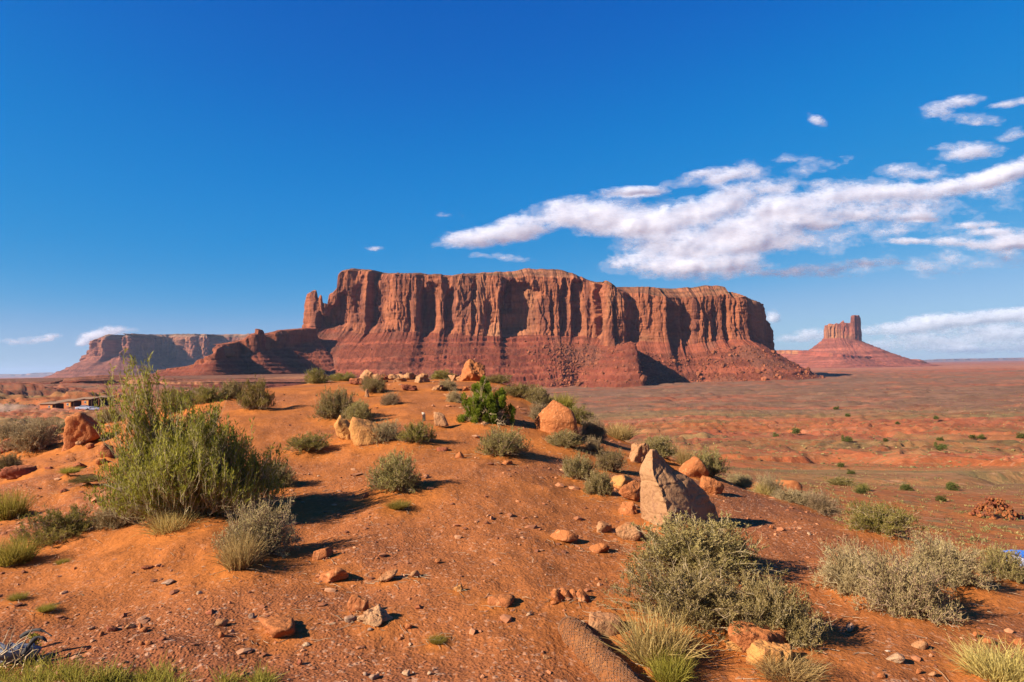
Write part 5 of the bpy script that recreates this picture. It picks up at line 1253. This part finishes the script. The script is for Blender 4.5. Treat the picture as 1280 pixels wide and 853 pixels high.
    for i, (px, py, w, h, mt, lab) in enumerate([(1120, 829, 20, 12, M_WHITE, 'white block lying on the sand at the bottom right'), (1064, 790, 12, 8, M_GREYST, 'small grey stone below the wide grey brush'), (1150, 812, 20, 10, M_PALE, 'squarish pink stone right of the bush shadow'),
        (1219, 797, 8, 7, M_ORANGE, 'little orange stone below the wide grey brush shadow'), (1274, 808, 18, 11, M_ORANGE, 'orange stone at the right edge'), (1235, 806, 18, 7, M_ORANGE, 'flat orange stone left of the one at the right edge'),
        (1148, 842, 8, 6, M_ORANGE, 'little orange stone right of the white block'), (1165, 846, 12, 5, M_PALE, 'flat tan stone nearest the pale corner grass'), (1102, 848, 14, 5, M_ORANGE, 'flat orange stone below the white block'),
        (1018, 741, 10, 5, M_ORANGE, 'small orange stone left of the wide grey brush'), (965, 661, 8, 5, M_ORANGE, 'small orange stone beside the standing rock shadow tip'), (1003, 630, 7, 5, M_RED, 'little dark stone on the bare slope below the orange mound'),
        (1012, 669, 6, 4, M_WHITE, 'little pale stone alone on the bare slope'), (1240, 722, 22, 12, M_ORANGE, 'orange earth lump under the right lobe of the grey brush'),
        (277, 784, 16, 9, M_PALE, 'greyish rock on the gravel at lower left, biggest there'), (276, 798, 10, 8, M_ORANGE, 'small orange rock below the greyish rock'), (264, 768, 14, 5, M_RED, 'dark flat stone above the greyish rock'),
        (314, 774, 10, 6, M_GREYST, 'small grey rock right of the greyish rock'), (180, 791, 10, 5, M_ORANGE, 'little orange rock right of the string of rocks'), (140, 791, 16, 8, M_RED, 'red rock in the string of rocks on lower left gravel'),
        (128, 795, 8, 5, M_ORANGE, 'leftmost rock in the string on lower left gravel'), (114, 788, 10, 4, M_WHITE, 'pale yellow chip left of the string of rocks'), (162, 786, 14, 5, M_PALE, 'flat pale stone inside the string of rocks'),
        (176, 787, 8, 7, M_ORANGE, 'round stone ending the string of rocks'), (176, 807, 8, 5, M_ORANGE, 'left stone of the pair below the string of rocks'), (186, 807, 10, 6, M_ORANGE, 'right stone of the pair below the string of rocks'),
        (202, 801, 10, 5, M_RED, 'dark red stone right of the pair'), (94, 713, 8, 4, M_ORANGE, 'stone alone on the upper left gravel'), (184, 712, 14, 5, M_RED, 'dark thin stone on the upper middle left gravel'),
        (249, 743, 8, 4, M_WHITE, 'small pale chip near the shaded bush'), (213, 731, 18, 5, M_GREYST, 'thin grey-green flat stone on the left gravel'), (463, 789, 8, 4, M_GREYST, 'tiny grey stone below the flat grey stone'),
        (511, 787, 10, 8, M_ORANGE, 'small square orange stone right of the pale rough rock'), (383, 808, 10, 4, M_WHITE, 'bluish white chip on the bottom gravel'), (374, 832, 8, 7, M_RED, 'dark stone at the bottom, left of centre'),
        (509, 846, 14, 9, M_WHITE, 'pale angular stone at the bottom edge'), (468, 850, 14, 7, M_GREYST, 'grey stone at the bottom edge left of the pale one'), (456, 845, 7, 5, M_GREYST, 'tiny grey stone at the bottom edge, left end'),
        (537, 844, 7, 4, M_WHITE, 'tiny white stone at the bottom edge right of the pale one'), (501, 801, 8, 5, M_ORANGE, 'little orange stone below the square one'), (523, 762, 12, 5, M_RED, 'dark red chip above the square orange stone'),
        (547, 705, 12, 7, M_ORANGE, 'small orange stone in the middle gravel'), (454, 765, 8, 4, M_RED, 'dark chip hidden behind the orange slab'), (746, 727, 8, 4, M_ORANGE, 'little stone left of the yellowish rock'),
        (779, 724, 10, 4, M_RED, 'dark stone touching the sagebrush left side'), (692, 756, 10, 4, M_ORANGE, 'stone left of the ribbed fins'), (662, 770, 10, 4, M_WHITE, 'white chip left of the straw roll top'), (683, 824, 12, 4, M_PALE, 'pale chips on the gravel left of the straw roll')]):
        R(px, py, w, h, mt, lab, 140 + i, sub=2 if w < 11 else 3, name='stone', cat='stone', rough=.08, planes=9, hum=0, soft=30)
    # pile of broken rock on the lower ground at the right
    r = np.random.default_rng(8); p, t = hit(1258, 650, 80); m = t / FPX
    e = empty('rock_pile', p); tag(e, 'heap of broken brown rocks on the lower ground at the right edge', 'rock pile')
    for i in range(190):
        a = r.uniform(0, 2 * pi); q = math.sqrt(r.uniform()) ; hh = (1 - q * q) * 25 * m + .02
        P, F = rock_shape(500 + i % 9, 2, 9, .1, 26)
        if i < 9: o = mesh('rock', P, F, M_ORANGE if i % 3 else M_RED, e, smooth=False)
        else:
            o = first[i % 9].copy(); COL.objects.link(o); o.parent = e
        if i == 0: first = []
        if i < 9: first.append(o)
        s = r.uniform(.05, .15)
        o.location = (cos(a) * q * 27 * m, sin(a) * q * 22 * m + 20 * m, hh * r.uniform(.55, 1)); o.scale = (s, s * .8, s * .7); o.rotation_euler = tuple(r.uniform(0, 6, 3))
    # gravel: too many to count, real little stones sitting on the ground
    r = np.random.default_rng(44)
    for nm, N, smin, smax, mat, lab, hi in (('gravel', 9000, .004, .016, M_GRAV, 'countless small stones scattered over the trodden ground', 16), ('pale_gravel', 300, .004, .013, M_PALEG, 'countless little pale chips scattered among the gravel', 15), ('coarse_gravel', 900, .014, .042, M_GRAV, 'coarser broken stones strewn thinly over the knoll', 26)):
        az = np.radians(r.uniform(-41, 41, N)); R_ = np.exp(r.uniform(math.log(2.9), math.log(hi), N)); X, Y = R_ * np.sin(az), R_ * np.cos(az)
        n = fbm(X / 1.9, Y / 1.9, 0, 4, 81) + .6 * fbm(X / .5, Y / .5, 0, 3, 96)
        k = n < r.uniform(-.5, .6, N)
        X, Y, R_ = X[k], Y[k], R_[k]; Z = H(X, Y); n = len(X)
        V0, F0 = _ICO[1]
        s = smin * (smax / smin) ** (r.uniform(0, 1, n) ** 2.2) * np.clip(R_ / 5, .9, 1.6)
        sc = s[:, None, None] * r.uniform(.6, 1.4, (n, 1, 3)) * [1.2, 1, .6]
        V = V0[None] * (1 + .25 * r.normal(size=(n, len(V0), 1)).clip(-1.6, 1.6)) * sc
        a = r.uniform(0, 6.28, n)[:, None]; V = np.stack([V[..., 0] * np.cos(a) - V[..., 1] * np.sin(a), V[..., 0] * np.sin(a) + V[..., 1] * np.cos(a), V[..., 2]], -1)
        V = V + np.stack([X, Y, Z + s * .2], 1)[:, None]
        F = F0[None] + (np.arange(n) * len(V0))[:, None, None]
        tag(mesh(nm, V.reshape(-1, 3), F.reshape(-1, 3), mat, attrs={'tone': np.repeat(r.uniform(0, 1, n), len(V0))}, smooth=False), lab, 'gravel', kind='stuff')

def _grav(name, stops):
    t = NT(name, .9, .15); return t.done(t.ramp(t.attr('tone', 'Fac'), stops))
M_GRAV = _grav('gravel_stone', [(0, (.14, .05, .026)), (.4, (.26, .092, .04)), (.8, (.34, .135, .06)), (1, (.38, .19, .10))])
M_PALEG = _grav('pale_chip', [(0, (.36, .20, .11)), (.6, (.42, .27, .17)), (1, (.36, .28, .21))])
# ------------------------------------------------------------------ man-made things
def box(x0, x1, y0, y1, z0, z1):
    V = np.array([(x0, y0, z0), (x1, y0, z0), (x1, y1, z0), (x0, y1, z0), (x0, y0, z1), (x1, y0, z1), (x1, y1, z1), (x0, y1, z1)], float)
    F = np.array([(0, 3, 2, 1), (4, 5, 6, 7), (0, 1, 5, 4), (1, 2, 6, 5), (2, 3, 7, 6), (3, 0, 4, 7)]); return V, F
def boxes(L):
    V, F = [], []
    for i, b in enumerate(L): v, f = box(*b); V.append(v); F.append(f + 8 * i)
    return np.concatenate(V), np.concatenate(F)
def tube(P, rad, k=10, cap=True):
    P = np.asarray(P, float); n = len(P); T = unit(np.gradient(P, axis=0)); ref = np.array([0, 0, 1.0]) if abs(T[0, 2]) < .9 else np.array([1.0, 0, 0])
    A = unit(np.cross(T, ref)); B = np.cross(T, A); a = np.linspace(0, 2 * pi, k, endpoint=False); rad = np.broadcast_to(rad, n)
    V = (P[:, None] + (A[:, None] * np.cos(a)[None, :, None] + B[:, None] * np.sin(a)[None, :, None]) * rad[:, None, None]).reshape(-1, 3)
    return V, grid_faces(k, n, True)

def build_cabins():
    mw = mat_plain('orange_log_siding', (.40, .115, .035), .85, .25, 2, stretch=(1, 1, 8)); mr = mat_plain('tan_roof_sheet', (.23, .13, .07), .8, .15, .6)
    mg = mat_plain('dark_window_glass', (.05, .07, .09), .15, .1, 2, spec=.5); mt = mat_plain('pale_window_trim', (.55, .5, .42), .6, .1); md = mat_plain('yellow_wood_door', (.50, .24, .05), .7, .15, 3)
    mp = mat_plain('dark_porch_timber', (.09, .035, .02), .9, .3, 3)
    specs = [(59.5, 513.5, 23, 9.5, 0, 'nearest wooden cabin with a flat tan roof at the left end of the row'), (82.5, 511.0, 23, 10.5, 1, 'second wooden cabin of the row, a tan roofed one with a dark porch'),
             (104.5, 508.0, 24, 10, 2, 'third wooden cabin in the middle of the row'), (120, 506.0, 13, 9.5, 3, 'fourth wooden cabin, partly behind the third one'), (130, 505.5, 11, 9.5, 4, 'farthest wooden cabin at the right end of the row')]
    first = None
    for i, (px, py, w, h, k, lab) in enumerate(specs):
        D = 292 + 13 * k; d = ray(px, py) * D; x, y = d[0], d[1]; z = float(H(x, y)); z = max(z, d[2] - 1.0) if d[2] > z else z
        z = d[2]
        if first is None:
            L, B, Hh = 7.6, 6.0, 2.75
            e = empty('cabin')
            V, F = boxes([(-L / 2, L / 2 - 1.5, 0, B, -1.5, Hh)]); mesh('wall', V, F, mw, e, smooth=False)
            # logs standing proud of the wall
            for j in range(9): pass
            V = np.array([(-L/2-.35, -.5, Hh), (L/2+.2, -.5, Hh), (L/2+.2, B+.4, Hh+.55), (-L/2-.35, B+.4, Hh+.55), (-L/2-.35, -.5, Hh+.16), (L/2+.2, -.5, Hh+.16), (L/2+.2, B+.4, Hh+.75), (-L/2-.35, B+.4, Hh+.75)]); mesh('roof', V, box(0,1,0,1,0,1)[1], mr, e, smooth=False)
            V, F = boxes([(L / 2 - 1.5, L / 2 - 1.35, .3, B, -1.5, Hh - .02), (L / 2 - 1.3, L / 2 - .1, .3, B - .2, -1.5, .05)]); mesh('porch', V, F, mp, e, smooth=False)
            for xx in (L / 2 - .25,):
                V, F = boxes([(xx, xx + .16, .05, .21, -1.5, Hh - .03)]); mesh('post', V, F, mp, e, smooth=False)
            V, F = boxes([(.3, 1.2, -.05, .02, 1.15, 2.05)]); wf = mesh('window', V, F, mt, e, smooth=False)
            V, F = boxes([(.39, 1.11, -.08, -.055, 1.24, 1.96)]); mesh('pane', V, F, mg, wf, smooth=False)
            V, F = boxes([(1.45, 2.05, -.05, .02, .1, 2.1)]); mesh('door', V, F, md, e, smooth=False)
            first = e; o = e
        else: o = copy_tree(first)
        o.location = (x, y, z); o.rotation_euler = (0, 0, radians(-8)); s = w * D / FPX / 7.9; o.scale = (min(s, 1.1), 1, h * D / FPX / 3.2)
        tag(o, lab, 'cabin', 'wooden cabins in a row beyond the knoll')

def build_cars():
    paint = mat_plain('silver_white_paint', (.62, .66, .72), .3, .04, 2, spec=.5); gl = mat_plain('car_glass', (.03, .04, .06), .08, .1, 2, spec=.6); ty = mat_plain('tyre_rubber', (.02, .02, .02), .8, .1); rim = mat_plain('steel_rim', (.4, .4, .42), .35, .1, metal=.8); rd = mat_plain('tail_light', (.35, .02, .02), .3, .1); hl = mat_plain('headlight_glass', (.7, .7, .68), .15, .05)
    def car():
        e = empty('parked_car')
        # side profile extruded with tumblehome
        prof = np.array([(-2.2, .35), (-2.25, .75), (-2.0, .98), (-1.1, 1.05), (1.5, 1.05), (2.15, .95), (2.25, .6), (2.2, .35)])
        n = len(prof); V = []
        for yy, s in ((-.88, .98), (-.8, 1), (.8, 1), (.88, .98)):
            zz = prof[:, 1] if abs(yy) < .85 else .35 + (prof[:, 1] - .35) * .88
            V += [(x * s, yy, z) for x, z in zip(prof[:, 0], zz)]
        V = np.array(V); F = [np.array([(j * n + i, j * n + (i + 1) % n, (j + 1) * n + (i + 1) % n, (j + 1) * n + i) for j in range(3) for i in range(n)]), np.array([list(range(n))[::-1], [3 * n + i for i in range(n)]])]
        b = mesh('body', V, F, paint, e, smooth=False)
        cab = np.array([(-1.35, 1.0), (-.75, 1.45), (1.05, 1.47), (1.75, 1.0)]); V = []
        for yy, k in ((-.78, 0), (-.66, 1), (.66, 1), (.78, 0)):
            V += [(x, yy if z < 1.2 else yy * .9, z) for x, z in cab]
        V = np.array(V)[[0, 1, 2, 3, 12, 13, 14, 15]]; mesh('windows', V, np.array([(0, 1, 2, 3), (7, 6, 5, 4), (0, 4, 5, 1), (2, 6, 7, 3), (0, 3, 7, 4)]), gl, e, smooth=False)
        V, F = box(-.72, 1.02, -.62, .62, 1.44, 1.50); mesh('roof_panel', V, F, paint, e, smooth=False)
        for x in (-1.4, 1.4):
            for y in (-.82, .82):
                a = np.linspace(-.11, .11, 5); V, F = tube(np.stack([0 * a + x, y + a, 0 * a + .34], 1), [.26, .34, .34, .34, .26], 16); w = mesh('wheel', V, F, ty, e)
                V, F = tube(np.stack([0 * a + x, y + a * 1.05, 0 * a + .34], 1), [.02, .19, .19, .19, .02], 12); mesh('rim', V, F, rim, w)
        for y in (-.6, .6):
            V, F = box(-2.28, -2.2, y - .18, y + .18, .62, .78); mesh('headlight', V, F, hl, e, smooth=False)
            V, F = box(2.2, 2.28, y - .18, y + .18, .68, .84); mesh('tail_light_lens', V, F, rd, e, smooth=False)
        return e
    a = car()
    for o, px, py, D, rz, lab in ((a, 104, 515.6, 236, 14, 'silver-white parked car in front of the cabins, the left one'), (copy_tree(a), 115.5, 513.4, 252, 18, 'silver-blue parked car in front of the cabins, the right one')):
        d = ray(px, py) * D; o.location = (d[0], d[1], max(d[2], float(H(d[0], d[1])))); o.rotation_euler = (0, 0, radians(rz)); o.scale = (1.0, 1, 1.0); tag(o, lab, 'car', 'cars parked before the cabins')

def build_things():
    build_cabins(); build_cars()
    # straw wattle: long netted fibre roll, half sunk in the sand
    pts = [(706, 782), (722, 800), (745, 825), (768, 848), (800, 885), (840, 925)]
    W3 = np.array([hit(a, b, 12)[0] for a, b in pts]); m = np.linalg.norm(W3[2]) / FPX
    t = np.linspace(0, 1, 420); idx = np.linspace(0, 1, len(pts)); C = np.stack([np.interp(t, idx, W3[:, k]) for k in range(3)], 1); C = np.stack([gsm(C[:, k], 8) for k in range(3)], 1)
    Rr = 17 * m * (1 - np.exp(-(t * 26) ** .9) * .9) * (1 + .02 * np.sin(t * 75) + .03 * np.sin(t * 33 + 1) + .06 * fbm(t * 14, 0 * t, 0, 3, 5)); C[:, 2] += Rr * .18
    V, F = tube(C, Rr, 72); V = V.reshape(420, 72, 3); n = unit(V - C[:, None])
    a_ = np.arange(72)[None] / 72 * 2 * pi; tt = t[:, None]
    dd = Rr[:, None] * (.05 * fbm(tt * 260, a_ * 4, 0, 3, 6) + .05 * fbm(tt * 60, a_ * 1.2, 0, 3, 9) - .10 * sstep(.34, .05, np.abs(np.sin(tt * 88 + 1.1 * np.sin(a_) + .5 * noise3(tt * 20, a_, 0, 8))))); V = (V + n * dd[..., None]).reshape(-1, 3)
    T = NT('straw_fibre', .95, .1); P = T.coord(); n1 = T.noise(P, 90, 5, .7, .8); n2 = T.noise(P, 9, 5, .6)
    mfib = T.done(T.mix(.75, T.ramp(n2, [(.3, (.30, .105, .034)), (.5, (.23, .085, .030)), (.7, (.33, .14, .052))]), T.ramp(n1, [(.25, .45), (.75, 1.5)]), 'MULTIPLY'), T.bump(n1, .012, 1.0))
    e = empty('straw_roll', tuple(C[60])); off = C[60]
    mesh('fibre_filling', V - off, F, mfib, e)
    net = mat_plain('faded_netting', (.17, .08, .04), .8, .2, 20); GV = (C[:, None] + n * (Rr[:, None, None] * 1.03)); NV, NF, nv = [], [], 0
    for s in (-1, 1):
        for j in range(-22, 60):
            a = np.linspace(0, 1, 60); ti = j / 60 + a * .36; aa = (a * s * 36 + (j * 7) * 1.0) % 72
            k = (ti > .004) & (ti < .999)
            if k.sum() < 6: continue
            ii = np.clip((ti[k] * 419).astype(int), 0, 419); jj = (aa[k]).astype(int) % 72
            v, f = tube(GV[ii, jj] - off, .0016, 3); NV.append(v); NF.append(f + nv); nv += len(v)
    mesh('netting', np.concatenate(NV), np.concatenate(NF), net, e)
    tag(e, 'netted brown straw roll half buried in the sand at the bottom', 'erosion roll')
    # short wooden stake on the path
    p, t_ = hit(530, 526); m = t_ / FPX; e = empty('wooden_stake', p)
    V, F = boxes([(-1.7 * m, 1.7 * m, -1.6 * m, 1.6 * m, -.1, 7.5 * m)]); mesh('post', V, F, mat_plain('dark_wood', (.06, .035, .03), .9, .3, 20), e, smooth=False)
    P_, F_ = rock_shape(901, 2, 9, .1, 20); mesh('cap', P_ * [2.6 * m, 2.4 * m, 2 * m] + [-.4 * m, 0, 8.6 * m], F_, mat_plain('pale_cap', (.42, .30, .22), .8, .2, 20), e)
    tag(e, 'short dark stake with a pale cap standing on the path', 'stake')
    # weathered blue-grey root with dead sticks at the bottom left corner
    p, t_ = hit(14, 832, 12); m = t_ / FPX; r = np.random.default_rng(3)
    e = empty('dead_stump', p); wood = mat_plain('blue_grey_dead_wood', (.17, .17, .19), .85, .45, 9, stretch=(1, 1, 6)); dark = mat_plain('dark_dead_wood', (.045, .038, .036), .9, .4, 12); stick = M_TWIG
    P_, F_ = rock_shape(905, 4, 10, .16, 16); mesh('trunk', P_ * [24 * m, 20 * m, 17 * m] + [-6 * m, 12 * m, 10 * m], F_, wood, e)
    a = np.linspace(0, 1, 20); V, F = tube(np.stack([(10 + 26 * a) * m, (6 + 6 * a) * m, (8 + 22 * np.sin(a * 2.4)) * m], 1), (3.4 - 2.2 * a + .6 * np.sin(a * 17)) * m, 10); mesh('root', V, F, dark, e)
    V, F = tube(np.stack([(-4 + 40 * a) * m, (22 - 2 * a) * m, (26 + 9 * np.sin(a * 3)) * m], 1), (2.6 - 1.7 * a + .5 * np.sin(a * 13)) * m, 8); mesh('root', V, F, dark, e)
    n = 46; P0 = r.normal(size=(n, 3)) * [24 * m, 8 * m, 4 * m] + [-8 * m, -4 * m, 2 * m]; D0 = r.normal(size=(n, 3)) * .5 + [.5, 0, .9]
    global RNG; RNG = np.random.default_rng(6)
    PP, _ = grow(P0, D0, r.uniform(16, 52, n) * m, 6, .5, 0.0); V, F = ribbons(PP, np.tile(np.linspace(1.0, .3, 7) * m, (n, 1)), 3); mesh('dead_sticks', V, F, stick, e, attrs={'tone': np.repeat(r.uniform(.4, 1, n), 21)})
    tag(e, 'blue-grey weathered stump with dead sticks in the bottom left corner', 'dead stump')
    # sprig beside it
    p, t_ = hit(43, 812, 12); m = t_ / FPX; n = 220; q = r.normal(size=(n, 3)) * [3.2 * m, 3 * m, 0]; q[:, 2] = r.uniform(0, 17 * m, n)
    V, F = leaves(q, r.normal(size=(n, 3)) + [0, 0, .8], r.uniform(3, 6, n) * m, r.uniform(.7, 1.2, n) * m)
    e = empty('green_sprig', p); mesh('foliage', V, F, M_GREEN, e, attrs={'tone': np.repeat(r.uniform(.3, 1, n), 4)}, smooth=False); V, F = tube([(0, 0, -.03), (.3 * m, 0, 8 * m), (0, 0, 15 * m)], .8 * m, 5); mesh('stem', V, F, M_TWIG, e, attrs={'tone': np.full(len(V), .4)})
    tag(e, 'little upright green sprig beside the blue-grey stump', 'plant')
    # crumpled blue tarpaulin on the lower ground at the right edge
    D = 24.0; p = ray(1306, 701) * D; nx_, ny_ = 50, 30; u, v = np.meshgrid(np.linspace(-1, 1, nx_), np.linspace(-1, 1, ny_)); m = D / FPX
    zz = (5 * np.exp(-(v * 1.1) ** 2 * 1.5) * (1 - .25 * u ** 2) + 1.6 * fbm(u * 3, v * 3, 0, 4, 5) - 1) * m
    V = np.stack([u * 22 * m, v * .9, zz], -1).reshape(-1, 3); F = grid_faces(nx_, ny_)
    e = empty('blue_tarpaulin', (p[0], p[1] + .5, p[2])); Vb = V.copy(); Vb[:, 2] -= .012
    mesh('sheet', np.vstack([V, Vb]), np.vstack([F, F[:, ::-1] + len(V)]), mat_plain('blue_plastic_sheet', (.03, .14, .50), .35, .15, 4, spec=.5), e)
    V, F = boxes([(-18 * m, 20 * m, -.62, .7, -.35, -.02 + 1.2 * m)]); mesh('bundle', V, F, mat_plain('pale_blue_cloth', (.25, .28, .42), .9, .2, 6), e, smooth=False)
    tag(e, 'bright blue tarpaulin at the right edge beyond the sage bush', 'tarpaulin')
    # scrap of white litter under the blond grass
    p, t_ = hit(817, 848, 12); m = t_ / FPX; u, v = np.meshgrid(np.linspace(-1, 1, 16), np.linspace(-1, 1, 10))
    V = np.stack([u * 9 * m, v * 6 * m, (2.2 + 2.6 * fbm(u * 2.5, v * 2.5, 0, 3, 3)) * m], -1).reshape(-1, 3); Vb = V - [0, 0, .0015]; F = grid_faces(16, 10)
    o = mesh('paper_scrap', np.vstack([V, Vb]), np.vstack([F, F[:, ::-1] + len(V)]), mat_plain('dirty_white_paper', (.62, .52, .46), .8, .35, 40)); o.location = p
    tag(o, 'crumpled dirty white paper scrap at the foot of the blond grass', 'litter')
    # bare bleached stick on the path
    p, t_ = hit(612, 620)
build_mesas()
build_clouds()
build_things()
build_rocks()
build_plants()
build_far_plants()
build_litter()
build_ground()          # last of the land: it rises a little round every plant and rock set out above
build_haze()
